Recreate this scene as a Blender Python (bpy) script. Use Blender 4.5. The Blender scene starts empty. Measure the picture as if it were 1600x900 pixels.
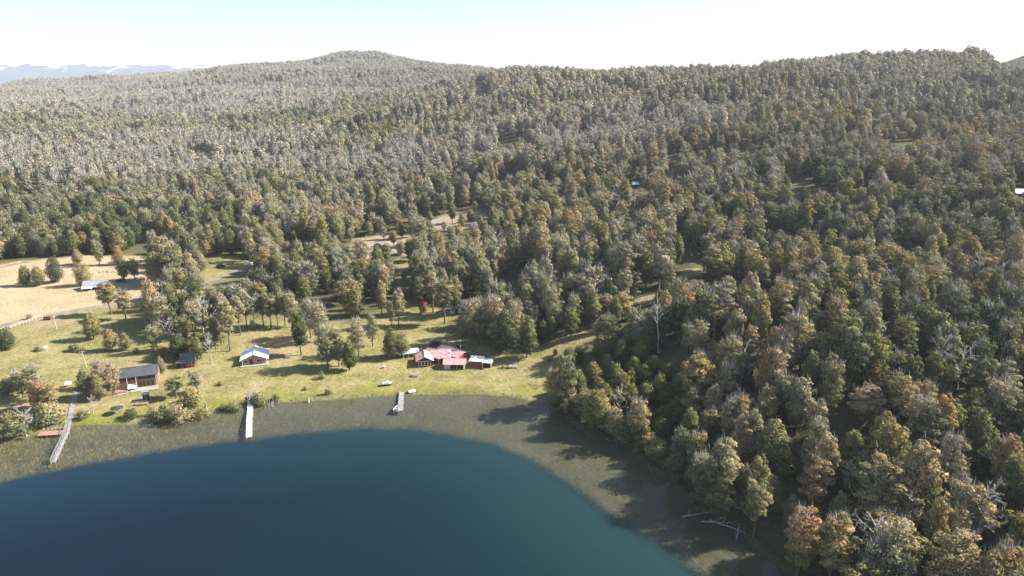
import bpy, bmesh, math, random
import numpy as np
from mathutils import Vector, Matrix
random.seed(7)
RNG = np.random.default_rng(11)
scene = bpy.context.scene
COL = scene.collection
rad = math.radians

# ------------------------------------------------------------------ camera
CAM_H, PITCH, FPX = 90.0, rad(16.9), 1067.0
cd = bpy.data.cameras.new('camera')
cd.sensor_width = 36.0
cd.lens = 36.0 * FPX / 1600.0
cd.clip_start = 1.0
cd.clip_end = 40000.0
cam = bpy.data.objects.new('camera', cd)
cam.location = (0, 0, CAM_H)
cam.rotation_euler = (math.pi / 2 - PITCH, 0, 0)
COL.objects.link(cam)
scene.camera = cam

# ------------------------------------------------------------------ light
SUN_EL, SUN_AZ = rad(35.0), rad(9.0)          # azimuth counted from +X towards +Y
sd_ = Vector((math.cos(SUN_EL) * math.cos(SUN_AZ), math.cos(SUN_EL) * math.sin(SUN_AZ), math.sin(SUN_EL)))
ld = bpy.data.lights.new('sun', 'SUN')
ld.energy = 5.0
ld.angle = rad(0.53)
ld.color = (1.0, 0.95, 0.86)
sun = bpy.data.objects.new('sun', ld)
sun.rotation_euler = sd_.to_track_quat('Z', 'Y').to_euler()
COL.objects.link(sun)

world = bpy.data.worlds.new('World')
scene.world = world
world.use_nodes = True
nt = world.node_tree
sky = nt.nodes.new('ShaderNodeTexSky')
sky.sky_type = 'NISHITA'
sky.sun_disc = False
sky.sun_elevation = SUN_EL
sky.sun_rotation = math.pi / 2 - SUN_AZ
sky.altitude = 600
sky.air_density = 1.0
sky.dust_density = 1.0
sky.ozone_density = 1.0
bg = nt.nodes['Background']
nt.links.new(sky.outputs[0], bg.inputs[0])
bg.inputs[1].default_value = 0.072
scene.view_settings.view_transform = 'Standard'
scene.view_settings.look = 'None'
scene.view_settings.gamma = 1.0
scene.view_settings.exposure = 1.45
scene.cycles.max_bounces = 5
scene.cycles.diffuse_bounces = 2
scene.cycles.glossy_bounces = 2
scene.cycles.transmission_bounces = 2
scene.cycles.transparent_max_bounces = 8
scene.cycles.volume_bounces = 0

# ------------------------------------------------------------------ maths helpers
def hash2(ix, iy, s):
    h = (ix * 374761393 + iy * 668265263 + s * 974634777) & 0x7fffffff
    h = ((h ^ (h >> 13)) * 1274126177) & 0x7fffffff
    return ((h ^ (h >> 16)) & 0xffff) / 65535.0

def vnoise(x, y, s=0):
    x = np.asarray(x, float); y = np.asarray(y, float)
    ix = np.floor(x).astype(np.int64); iy = np.floor(y).astype(np.int64)
    fx = x - ix; fy = y - iy
    fx = fx * fx * (3 - 2 * fx); fy = fy * fy * (3 - 2 * fy)
    a = hash2(ix, iy, s); b = hash2(ix + 1, iy, s); c = hash2(ix, iy + 1, s); d = hash2(ix + 1, iy + 1, s)
    return (a * (1 - fx) + b * fx) * (1 - fy) + (c * (1 - fx) + d * fx) * fy

def fbm(x, y, s=0, o=3):
    t = 0; a = 0.5; n = 0
    for k in range(o):
        t = t + a * vnoise(x * 2 ** k, y * 2 ** k, s + k * 17); n += a; a *= 0.5
    return t / n

def sstep(a, b, x):
    t = np.clip((x - a) / (b - a), 0, 1)
    return t * t * (3 - 2 * t)

def poly_sd(px, py, poly):
    """signed distance to a polygon, negative inside"""
    px = np.asarray(px, float); py = np.asarray(py, float)
    d2 = np.full(px.shape, 1e18); ins = np.zeros(px.shape, bool)
    n = len(poly)
    for i in range(n):
        ax, ay = poly[i]; bx, by = poly[(i + 1) % n]
        ex, ey = bx - ax, by - ay
        wx, wy = px - ax, py - ay
        t = np.clip((wx * ex + wy * ey) / (ex * ex + ey * ey + 1e-9), 0, 1)
        qx, qy = wx - t * ex, wy - t * ey
        d2 = np.minimum(d2, qx * qx + qy * qy)
        c = ((ay > py) != (by > py))
        with np.errstate(divide='ignore', invalid='ignore'):
            xi = ax + (py - ay) * ex / (ey if abs(ey) > 1e-9 else 1e-9)
        ins ^= c & (px < xi)
    d = np.sqrt(d2)
    return np.where(ins, -d, d)

SP, CP = math.sin(PITCH), math.cos(PITCH)
def ray(px, py):
    """direction of the photograph's pixel (1600 x 900)"""
    tx = (px - 800.0) / FPX; ty = (py - 450.0) / FPX
    return np.array([tx, CP - ty * SP, -SP - ty * CP])

def at_z(px, py, z=0.0):
    d = ray(px, py); s = (z - CAM_H) / d[2]
    return d[0] * s, d[1] * s

def project(x, y, z):
    dep = y * CP - (z - CAM_H) * SP
    up = y * SP + (z - CAM_H) * CP
    return 800 + FPX * x / dep, 450 - FPX * up / dep, dep

def zz(y, py):
    t = (py - 450.0) / FPX
    return CAM_H - y * (SP + t * CP) / (CP - t * SP)

# ------------------------------------------------------------------ lake outline
shore_px = [(-420, 790), (-100, 716), (0, 693), (60, 680), (110, 666), (160, 664), (205, 664), (240, 658), (275, 650), (330, 645), (385, 632), (450, 628),
            (500, 626), (560, 622), (620, 617), (700, 616), (760, 617), (800, 620), (850, 630), (868, 645), (890, 660), (925, 684), (960, 692),
            (988, 702), (1005, 728), (1035, 745), (1060, 768), (1080, 792), (1110, 800), (1130, 815), (1152, 826), (1172, 850), (1200, 872),
            (1235, 900), (1262, 935), (1285, 990)]
LAKE = [at_z(*p) for p in shore_px] + [(62, 60), (90, -60), (90, -150), (-260, -150), (-260, 60)]
deep_px = [(-420, 850), (-100, 772), (0, 750), (100, 730), (200, 712), (300, 696), (389, 684), (470, 675), (560, 668), (640, 668), (700, 676), (770, 691),
           (830, 716), (880, 746), (930, 781), (990, 822), (1060, 868), (1120, 908), (1165, 960)]
DEEP = [at_z(*p) for p in deep_px] + [(42, 60), (60, -60), (60, -150), (-280, -150), (-280, 60)]

# ------------------------------------------------------------------ terrain
YS = [0, 120, 180, 230, 260, 300, 350, 400, 500, 600, 800, 900, 950, 1100, 1500, 2200, 2700, 3400, 4200, 7000]
def colz(**k):
    ys = sorted(int(a[1:]) for a in k); v = [k['y%d' % a] for a in ys]
    return np.interp(YS, ys, v)
P = zz
TAB = {
 -500: colz(y0=1, y230=2, y400=5, y600=16, y800=30, y1100=46, y1500=58, y2200=P(2200, 150), y3400=P(3400, 140), y4200=P(4200, 142), y7000=60),
 0:    colz(y0=1, y230=1.5, y300=3, y400=4, y500=6, y600=17, y800=32, y1100=48, y1500=60, y2200=P(2200, 150), y2700=P(2700, 143), y3400=P(3400, 136), y4200=P(4200, 139), y7000=60),
 200:  colz(y0=1, y230=2, y300=3.2, y400=4, y500=7, y600=18, y800=34, y1100=52, y1500=66, y2200=P(2200, 143), y2700=P(2700, 132), y3400=P(3400, 120), y4200=P(4200, 127), y7000=60),
 300:  colz(y0=1, y230=2.2, y300=3.5, y400=5, y500=8, y600=18, y800=35, y1100=55, y1500=70, y2200=P(2200, 134), y2700=P(2700, 117), y3400=P(3400, 119), y4200=P(4200, 128), y7000=60),
 400:  colz(y0=1, y230=2.4, y300=4, y400=6, y500=10, y600=20, y800=37, y1100=58, y1500=76, y2200=P(2200, 121), y2700=P(2700, 101), y3400=P(3400, 120), y4200=60, y7000=60),
 500:  colz(y0=1, y230=2.4, y300=4, y400=7, y500=12, y600=23, y800=41, y1100=62, y1500=80, y2200=P(2200, 122), y2700=P(2700, 99), y3400=P(3400, 104), y4200=60, y7000=60),
 530:  colz(y0=1, y230=2.4, y300=4, y400=7, y500=12.5, y600=24, y800=42, y1100=63, y1500=81, y2200=P(2200, 122), y2700=P(2700, 88), y3400=P(3400, 100), y4200=60, y7000=60),
 585:  colz(y0=1, y230=2.4, y300=4.5, y400=8, y500=14, y600=26, y800=45, y1100=66, y1500=84, y2200=P(2200, 120), y2700=P(2700, 85), y3400=P(3400, 98), y4200=60, y7000=60),
 640:  colz(y0=1, y230=2.4, y300=5, y400=9, y500=17, y600=30, y800=52, y950=64, y1100=72, y1500=86, y2200=P(2200, 122), y2700=P(2700, 96), y3400=P(3400, 108), y4200=60, y7000=60),
 720:  colz(y0=1, y230=2.6, y300=6, y400=11, y500=21, y600=36, y800=60, y950=79, y1100=86, y1500=93, y2200=P(2200, 124), y2700=P(2700, 106), y3400=P(3400, 120), y4200=60, y7000=60),
 800:  colz(y0=1, y230=3, y300=7, y400=14, y500=27, y600=42, y800=70, y950=87, y1100=86, y1500=80, y2200=P(2200, 130), y2700=P(2700, 116), y3400=P(3400, 128), y4200=60, y7000=60),
 900:  colz(y0=1, y120=2, y230=6, y300=12, y400=21, y500=34, y600=48, y800=77, y950=P(950, 120), y1100=86, y1500=75, y7000=60),
 1000: colz(y0=1, y120=3, y230=9, y300=17, y400=27, y500=39, y600=53, y800=82, y950=P(950, 117), y1100=92, y1500=75, y7000=60),
 1100: colz(y0=2, y120=6, y230=14, y300=20, y350=24, y400=32, y500=44, y600=57, y800=86, y950=P(950, 113), y1100=95, y1500=75, y7000=60),
 1200: colz(y0=3, y120=8, y230=17, y260=14, y300=17, y350=30, y400=37, y500=47, y600=60, y800=90, y950=P(950, 109), y1100=100, y1500=75, y7000=60),
 1300: colz(y0=3, y120=10, y180=17, y230=19, y260=15, y300=18, y350=34, y400=38, y500=49, y600=61, y800=93, y900=P(900, 102), y1100=105, y1500=80, y7000=60),
 1400: colz(y0=3, y120=11, y180=18, y230=21, y260=16, y300=19, y350=36, y400=40, y500=51, y600=63, y800=95, y900=P(900, 95), y1100=105, y1500=80, y7000=60),
 1520: colz(y0=4, y120=12, y180=19, y230=22, y260=18, y300=21, y350=37, y400=40, y500=52, y600=64, y800=96, y900=P(900, 92), y1100=105, y1500=90, y7000=60),
 1600: colz(y0=4, y120=12, y180=19, y230=24, y260=25, y300=31, y350=37, y400=41, y500=53, y600=65, y800=P(800, 124), y900=88, y1100=P(1100, 128), y1500=P(1500, 97), y2200=P(2200, 96), y7000=60),
 2100: colz(y0=4, y120=12, y180=19, y230=25, y300=32, y400=43, y600=62, y800=72, y900=75, y1100=P(1100, 118), y1500=P(1500, 84), y2200=P(2200, 92), y7000=60),
}
GU = np.linspace(-500, 2100, 521)
GV = np.linspace(math.log(60), math.log(7000), 400)
_cu = np.array(sorted(TAB)); _tab = np.array([TAB[k] for k in _cu])
_g = np.array([np.interp(np.exp(GV), YS, r) for r in _tab])
GRID = np.array([np.interp(GU, _cu, _g[:, j]) for j in range(len(GV))]).T
def _blur(g, n, ax):
    k = np.exp(-np.linspace(-2, 2, 2 * n + 1) ** 2); k /= k.sum()
    p = np.pad(g, [(n, n) if a == ax else (0, 0) for a in (0, 1)], mode='edge')
    out = np.zeros_like(g)
    for i in range(2 * n + 1):
        out += k[i] * (p[i:i + g.shape[0]] if ax == 0 else p[:, i:i + g.shape[1]])
    return out
GRID = _blur(_blur(GRID, 5, 0), 4, 1)

SPURS = [((1230, 780), (930, 610), 9, 34), ((1160, 860), (880, 700), -15, 30), ((1300, 700), (1080, 610), -17, 28), ((760, 830), (580, 660), -14, 34), ((1570, 650), (1350, 600), -15, 24), ((950, 560), (760, 520), -8, 24), ((1580, 575), (1340, 545), 12, 24), ((620, 760), (520, 640), 9, 45), ((330, 1750), (640, 1500), 26, 150), ((60, 2500), (420, 2000), 30, 170)]
def spur_height(x, y):
    t_ = np.zeros_like(x)
    for (u0, y0), (u1, y1), hh, w in SPURS:
        x0, x1 = (u0 - 800) / 1115 * y0, (u1 - 800) / 1115 * y1
        ex, ey = x1 - x0, y1 - y0
        t = np.clip(((x - x0) * ex + (y - y0) * ey) / (ex * ex + ey * ey), 0, 1)
        d = np.hypot(x - x0 - t * ex, y - y0 - t * ey)
        t_ = t_ + hh * np.exp(-(d / w) ** 2) * (1 - .5 * t)
    return t_

def HT(x, y):
    """terrain height"""
    x = np.asarray(x, float); y = np.asarray(y, float)
    yc = np.clip(y, 60, 7000)
    u = np.clip(800 + 1115 * x / yc, -500, 2100)
    a = (u + 500) / 2600 * (len(GU) - 1); b = (np.log(yc) - GV[0]) / (GV[-1] - GV[0]) * (len(GV) - 1)
    i = np.clip(a.astype(int), 0, len(GU) - 2); j = np.clip(b.astype(int), 0, len(GV) - 2)
    fa, fb = a - i, b - j
    z = (GRID[i, j] * (1 - fa) + GRID[i + 1, j] * fa) * (1 - fb) + (GRID[i, j + 1] * (1 - fa) + GRID[i + 1, j + 1] * fa) * fb
    amp = np.clip((yc - 260) / 900, 0, 1)
    z = z + amp * ((fbm(x / 150, y / 170, 3) - 0.5) * 24 + (fbm(x / 50, y / 50, 5, 2) - .5) * 7)
    z = z + spur_height(x, y)
    z = z + (fbm(x / 26, y / 26, 8, 2) - .5) * 1.1 * np.clip((yc - 150) / 150, 0.25, 1)
    near = (y < 420) & (y > -150)
    if np.any(near):
        xs, ys = x[near], y[near]
        s = poly_sd(xs, ys, LAKE)
        out = np.maximum(0.45 * sstep(0, 1.6, s), 0) + np.maximum(z[near], 0.6) * sstep(0.5, 46, s)
        d = poly_sd(xs, ys, DEEP)
        bed = -0.12 - 0.9 * sstep(0, 16, -s) - 9.0 * sstep(0, 9, -d + 1.0)
        z = z.copy(); z[near] = np.where(s > 0, out, bed)
    return z

def at(px, py):
    """point of the ground seen in the photograph at that pixel"""
    d = ray(px, py)
    t = np.concatenate([np.linspace(60, 700, 1500), np.linspace(702, 5000, 900)])
    X, Y, Z = d[0] * t, d[1] * t, CAM_H + d[2] * t
    g = np.maximum(HT(X, Y), 0.0)
    k = np.argmax(Z <= g)
    if Z[k] > g[k]: k = len(t) - 1
    return Vector((X[k], Y[k], g[k]))

def gz(x, y):
    return float(HT(np.array([x]), np.array([y]))[0])

# ------------------------------------------------------------------ material helpers
def new_mat(name):
    m = bpy.data.materials.new(name); m.use_nodes = True
    m.node_tree.nodes.clear()
    return m, m.node_tree.nodes, m.node_tree.links

def simple(name, col, rough=0.75, var=0.18, scale=3.0, metal=0.0, bump=0.0, stripe=None):
    """painted / wooden / metal surface with grain, dirt and optional ribs along one axis"""
    m, N, L = new_mat(name)
    out = N.new('ShaderNodeOutputMaterial'); b = N.new('ShaderNodeBsdfPrincipled')
    tc = N.new('ShaderNodeTexCoord'); no = N.new('ShaderNodeTexNoise')
    no.inputs['Scale'].default_value = scale; no.inputs['Detail'].default_value = 6
    L.new(tc.outputs['Object'], no.inputs['Vector'])
    r = N.new('ShaderNodeValToRGB')
    r.color_ramp.elements[0].position = 0.28; r.color_ramp.elements[1].position = 0.75
    r.color_ramp.elements[0].color = tuple(c * (1 - var * 1.6) for c in col) + (1,)
    r.color_ramp.elements[1].color = tuple(min(1, c * (1 + var)) for c in col) + (1,)
    L.new(no.outputs['Fac'], r.inputs['Fac'])
    L.new(r.outputs['Color'], b.inputs['Base Color'])
    b.inputs['Roughness'].default_value = rough; b.inputs['Metallic'].default_value = metal
    if stripe:
        wv = N.new('ShaderNodeTexWave'); wv.bands_direction = stripe[0]; wv.inputs['Scale'].default_value = stripe[1]
        L.new(tc.outputs['Object'], wv.inputs['Vector'])
        bp = N.new('ShaderNodeBump'); bp.inputs['Strength'].default_value = stripe[2]; bp.inputs['Distance'].default_value = 0.06
        L.new(wv.outputs['Fac'], bp.inputs['Height']); L.new(bp.outputs['Normal'], b.inputs['Normal'])
    L.new(b.outputs[0], out.inputs[0])
    return m

def foliage_mat(name):
    m, N, L = new_mat(name)
    out = N.new('ShaderNodeOutputMaterial')
    def att(n, t='GEOMETRY'):
        a = N.new('ShaderNodeAttribute'); a.attribute_name = n; a.attribute_type = t; return a
    ti, gr, lv, lb = att('tint', 'INSTANCER'), att('grey', 'INSTANCER'), att('leafvar'), att('leafhue')
    def mth(op, a, b):
        q = N.new('ShaderNodeMath'); q.operation = op
        for k, v in enumerate((a, b)):
            if isinstance(v, (int, float)): q.inputs[k].default_value = v
            else: L.new(v, q.inputs[k])
        return q.outputs[0]
    h = mth('ADD', ti.outputs['Fac'], mth('MULTIPLY', mth('SUBTRACT', lb.outputs['Fac'], 0.5), 0.34))
    ramp = N.new('ShaderNodeValToRGB'); cr = ramp.color_ramp
    stops = [(0.0, (0.040, 0.058, 0.027)), (0.20, (0.087, 0.105, 0.036)), (0.40, (0.185, 0.174, 0.058)), (0.55, (0.274, 0.213, 0.084)),
             (0.70, (0.314, 0.185, 0.084)), (0.85, (0.314, 0.140, 0.092)), (0.999, (0.314, 0.118, 0.095))]
    cr.elements[0].position, cr.elements[0].color = stops[0][0], stops[0][1] + (1,)
    cr.elements[1].position, cr.elements[1].color = stops[-1][0], stops[-1][1] + (1,)
    for p, c in stops[1:-1]:
        e = cr.elements.new(p); e.color = c + (1,)
    L.new(h, ramp.inputs['Fac'])
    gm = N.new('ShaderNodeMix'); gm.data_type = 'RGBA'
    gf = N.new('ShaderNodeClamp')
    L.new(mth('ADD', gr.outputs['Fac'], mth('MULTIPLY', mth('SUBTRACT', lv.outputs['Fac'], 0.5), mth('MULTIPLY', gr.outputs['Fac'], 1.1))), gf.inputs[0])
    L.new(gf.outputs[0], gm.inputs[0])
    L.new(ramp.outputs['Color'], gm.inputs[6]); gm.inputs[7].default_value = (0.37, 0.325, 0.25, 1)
    hv = N.new('ShaderNodeHueSaturation')
    L.new(mth('ADD', 0.74, mth('MULTIPLY', lv.outputs['Fac'], 0.62)), hv.inputs['Value'])
    L.new(gm.outputs[2], hv.inputs['Color'])
    df = N.new('ShaderNodeBsdfDiffuse'); tr = N.new('ShaderNodeBsdfTranslucent'); mx = N.new('ShaderNodeMixShader')
    mx.inputs[0].default_value = 0.14
    L.new(hv.outputs[0], df.inputs[0]); L.new(hv.outputs[0], tr.inputs[0])
    L.new(df.outputs[0], mx.inputs[1]); L.new(tr.outputs[0], mx.inputs[2]); L.new(mx.outputs[0], out.inputs[0])
    return m

M = {}
M['leaf'] = foliage_mat('leaves')
M['bark'] = simple('bark', (0.15, 0.125, 0.10), 0.9, 0.35, 2.0)
M['twig'] = simple('lichen_twigs', (0.40, 0.375, 0.325), 0.9, 0.3, 4.0)
M['snag'] = simple('bleached_wood', (0.44, 0.42, 0.38), 0.85, 0.25, 2.0)
M['white_roof'] = simple('white_metal_roof', (0.87, 0.88, 0.90), 0.45, 0.06, 0.8, 0.0, stripe=('X', 2.0, 0.5))
M['dark_roof'] = simple('charcoal_metal_roof', (0.10, 0.105, 0.12), 0.45, 0.2, 0.7, 0.2, stripe=('X', 1.6, 0.5))
M['blue_roof'] = simple('blue_black_roof', (0.05, 0.065, 0.09), 0.25, 0.2, 0.7, 0.5, stripe=('X', 1.6, 0.4))
M['red_roof'] = simple('faded_red_roof', (0.78, 0.37, 0.36), 0.35, 0.22, 0.7, 0.0, stripe=('X', 2.2, 0.6))
M['grey_roof'] = simple('zinc_roof', (0.42, 0.45, 0.50), 0.4, 0.18, 0.8, 0.3, stripe=('X', 2.0, 0.6))
M['blue_sheet'] = simple('blue_sheet', (0.24, 0.36, 0.46), 0.5, 0.15, 1.0)
M['pink_wall'] = simple('pinkish_wood_wall', (0.42, 0.22, 0.17), 0.8, 0.18, 1.5, stripe=('Z', 3.0, 0.4))
M['brown_wall'] = simple('brown_log_wall', (0.18, 0.09, 0.055), 0.8, 0.25, 1.6, stripe=('Z', 3.0, 0.5))
M['orange_wood'] = simple('orange_varnished_wood', (0.29, 0.145, 0.075), 0.6, 0.2, 1.6, stripe=('Z', 3.5, 0.4))
M['red_wall'] = simple('red_painted_boards', (0.28, 0.045, 0.05), 0.75, 0.2, 1.6, stripe=('X', 3.0, 0.5))
M['white_wall'] = simple('white_painted_boards', (0.74, 0.73, 0.70), 0.7, 0.1, 1.6, stripe=('Z', 3.0, 0.3))
M['dark_open'] = simple('dark_boards_and_shade', (0.022, 0.02, 0.02), 0.9, 0.2, 1.5)  # dark boards; also paints shade inside open fronts and under the balcony
M['glass'] = simple('window_glass', (0.025, 0.03, 0.035), 0.08, 0.1, 1.0)
M['frame'] = simple('pale_frame_wood', (0.55, 0.50, 0.43), 0.7, 0.15, 2.0)
M['plank'] = simple('weathered_planks', (0.33, 0.32, 0.31), 0.8, 0.25, 1.8)
M['pale_plank'] = simple('pale_sunbleached_planks', (0.66, 0.66, 0.68), 0.75, 0.12, 1.8)
M['deck_red'] = simple('reddish_deck_boards', (0.36, 0.21, 0.16), 0.8, 0.2, 1.6)
M['post'] = simple('grey_post_wood', (0.33, 0.28, 0.22), 0.9, 0.25, 2.0)
M['concrete'] = simple('pale_concrete', (0.36, 0.34, 0.30), 0.9, 0.15, 1.2)
M['white_paint'] = simple('white_gelcoat', (0.82, 0.82, 0.81), 0.3, 0.05, 1.0)
M['navy'] = simple('dark_boat_hull_paint', (0.03, 0.035, 0.05), 0.4, 0.15, 1.0)
M['car_blue'] = simple('dark_blue_car_paint', (0.03, 0.05, 0.10), 0.25, 0.1, 1.0)
M['car_dark'] = simple('black_car_paint', (0.02, 0.022, 0.026), 0.25, 0.1, 1.0)
M['car_silver'] = simple('silver_car_paint', (0.5, 0.51, 0.53), 0.3, 0.05, 1.0)
M['tyre'] = simple('tyre_rubber', (0.02, 0.02, 0.02), 0.9, 0.1, 3.0)
M['stone'] = simple('grey_stone', (0.17, 0.155, 0.135), 0.95, 0.25, 1.5)
M['hay'] = simple('dark_brown_hay', (0.10, 0.07, 0.045), 0.95, 0.3, 3.0)
M['rust'] = simple('rusty_brown_steel', (0.16, 0.09, 0.055), 0.85, 0.3, 1.5)
M['yellow'] = simple('yellow_paint', (0.70, 0.52, 0.12), 0.6, 0.15, 1.5)
M['road'] = simple('pale_dirt_road', (0.25, 0.215, 0.16), 0.95, 0.25, 0.35)
M['canvas'] = simple('dark_canvas', (0.04, 0.05, 0.045), 0.9, 0.2, 1.5)

# ------------------------------------------------------------------ mesh helpers
def mesh_tris(name, V, T, mats, mi=None, attrs=None, smooth=False):
    me = bpy.data.meshes.new(name)
    V = np.asarray(V, np.float32); T = np.asarray(T, np.int32)
    k = T.shape[1]
    me.vertices.add(len(V)); me.loops.add(T.size); me.polygons.add(len(T))
    me.vertices.foreach_set('co', V.ravel())
    me.loops.foreach_set('vertex_index', T.ravel())
    me.polygons.foreach_set('loop_start', np.arange(0, T.size, k, dtype=np.int32))
    me.polygons.foreach_set('loop_total', np.full(len(T), k, np.int32))
    if mi is not None: me.polygons.foreach_set('material_index', np.asarray(mi, np.int32))
    me.polygons.foreach_set('use_smooth', np.full(len(T), smooth, bool))
    for m in mats: me.materials.append(m)
    for n, (dom, typ, val) in (attrs or {}).items():
        a = me.attributes.new(n, typ, dom)
        a.data.foreach_set('color' if typ == 'FLOAT_COLOR' else 'value', np.asarray(val, np.int32 if typ == 'INT' else np.float32).ravel())
    me.update(); me.validate()
    return me

def tag(o, label=None, cat=None, group=None, kind=None):
    if label: o['label'] = label
    if cat: o['category'] = cat
    if group: o['group'] = group
    if kind: o['kind'] = kind
    return o

def link(name, me, parent=None, loc=None):
    o = bpy.data.objects.new(name, me); COL.objects.link(o)
    if parent is not None: o.parent = parent
    if loc is not None: o.location = loc
    return o

# ------------------------------------------------------------------ what covers the ground (outlines read off the ground)
def G(pts):
    return [tuple(at(*p))[:2] for p in pts]
STRAW = G([(-160, 425), (0, 414), (80, 403), (150, 398), (212, 402), (250, 420), (300, 436), (262, 458), (205, 470), (150, 480), (100, 489), (50, 499), (0, 511), (-160, 545)])
MEADOW = G([(-160, 425), (0, 414), (80, 403), (150, 398), (212, 402), (252, 420), (300, 436), (322, 408), (340, 398), (376, 400), (398, 414), (372, 434), (320, 452),
            (265, 466), (240, 490), (236, 520), (300, 510), (352, 500), (400, 494), (460, 494), (505, 497), (540, 504), (575, 500), (605, 490), (612, 476), (632, 470), (660, 474),
            (700, 486), (716, 500), (712, 528), (760, 540), (830, 540), (860, 528), (900, 516), (940, 504), (965, 499), (985, 512), (955, 530), (918, 548), (900, 566),
            (878, 600), (862, 630)]) + [at_z(*p) for p in reversed(shore_px[1:17])] + [at_z(-420, 790), at_z(-400, 640)]
GLADE = G([(618, 402), (640, 400), (642, 450), (634, 462), (620, 455)])
BARE1 = G([(538, 392), (560, 372), (600, 366), (640, 368), (640, 388), (612, 402), (560, 404)])
BARE2 = G([(646, 350), (690, 338), (740, 324), (766, 333), (764, 348), (745, 358), (700, 360), (655, 358)])
SPOT1 = G([(1055, 432), (1062, 424), (1092, 420), (1096, 430), (1070, 437)])
SPOT2 = G([(990, 472), (1000, 464), (1022, 460), (1022, 468), (1000, 476)])
SCAR = G([(1350, 218), (1372, 190), (1430, 172), (1520, 162), (1560, 178), (1540, 205), (1470, 214), (1400, 226)])
HEATH = G([(1180, 268), (1185, 225), (1260, 212), (1330, 214), (1345, 232), (1320, 262), (1250, 272)])
HOLE = G([(1228, 700), (1240, 690), (1248, 735), (1240, 770), (1226, 775)])
THICKET = G([(868, 612), (905, 562), (960, 548), (1060, 572), (1085, 640), (1050, 690), (1010, 708), (940, 676)])
CUTS = [THICKET, MEADOW, GLADE, BARE1, BARE2, SPOT1, SPOT2]

# ------------------------------------------------------------------ ground sheet
ys = np.concatenate([np.linspace(-150, 100, 24)[:-1], np.arange(100, 440, 1.0), 440 + np.cumsum(1.05 * 1.0185 ** np.arange(250))])
ys = ys[ys < 7200]
a = np.linspace(-1, 1, 660); ws = 1.12 * (0.55 * a + 0.45 * a ** 3)
W_, Y_ = np.meshgrid(ws, ys)
gx = (W_ * (Y_ + 160)).ravel(); gy = Y_.ravel()
gzv = HT(gx, gy)
nr, nc = len(ys), len(ws)
idx = np.arange(nr * nc).reshape(nr, nc)
quads = np.stack([idx[:-1, :-1], idx[:-1, 1:], idx[1:, 1:], idx[1:, :-1]], -1).reshape(-1, 4)
def mask(poly, soft, wob=2.0, x=gx, y=gy):
    m = np.zeros(len(x)); b = np.array(poly)
    k = (x > b[:, 0].min() - 20) & (x < b[:, 0].max() + 20) & (y > b[:, 1].min() - 20) & (y < b[:, 1].max() + 20)
    s = poly_sd(x[k], y[k], poly) + (fbm(x[k] / 6, y[k] / 6, 31) - .5) * 2 * wob
    m[k] = 1 - sstep(-soft, soft, s)
    return m
near = (gy < 420)
lk = np.full(len(gx), 999.0); lk[near] = poly_sd(gx[near], gy[near], LAKE)
mead = mask(MEADOW, 7, 6)
straw = mask(STRAW, 4, 4)
bare = np.maximum(mask(BARE1, 3, 3), mask(BARE2, 3, 3))
bare = np.maximum(bare, 0.8 * mask(SPOT2, 1.5, 1))
yel = np.maximum(mask(GLADE, 2, 2), mask(SPOT1, 1.5, 1))
heath = np.zeros(len(gx))
forest = 1 - np.clip(mead + straw + bare + yel + heath, 0, 1)
dry = sstep(0.52, 0.72, fbm(gx / 22, gy / 22, 77)) * mead * (1 - straw)
lush = (1 - sstep(2, 12, lk)) * mead * sstep(0.35, 0.6, fbm(gx / 9, gy / 9, 78))
bed = 1 - sstep(-0.3, 0.5, lk)
one = np.ones(len(gx))
ground = link('ground', mesh_tris('ground', np.stack([gx, gy, gzv], 1), quads, [], None,
    {'cover': ('POINT', 'FLOAT_COLOR', np.stack([straw, bare, forest, one], 1)), 'wet': ('POINT', 'FLOAT_COLOR', np.stack([lush, bed, dry, one], 1))}, True))
tag(ground, 'rolling ground under meadow, straw field and forest', kind='structure')

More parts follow.
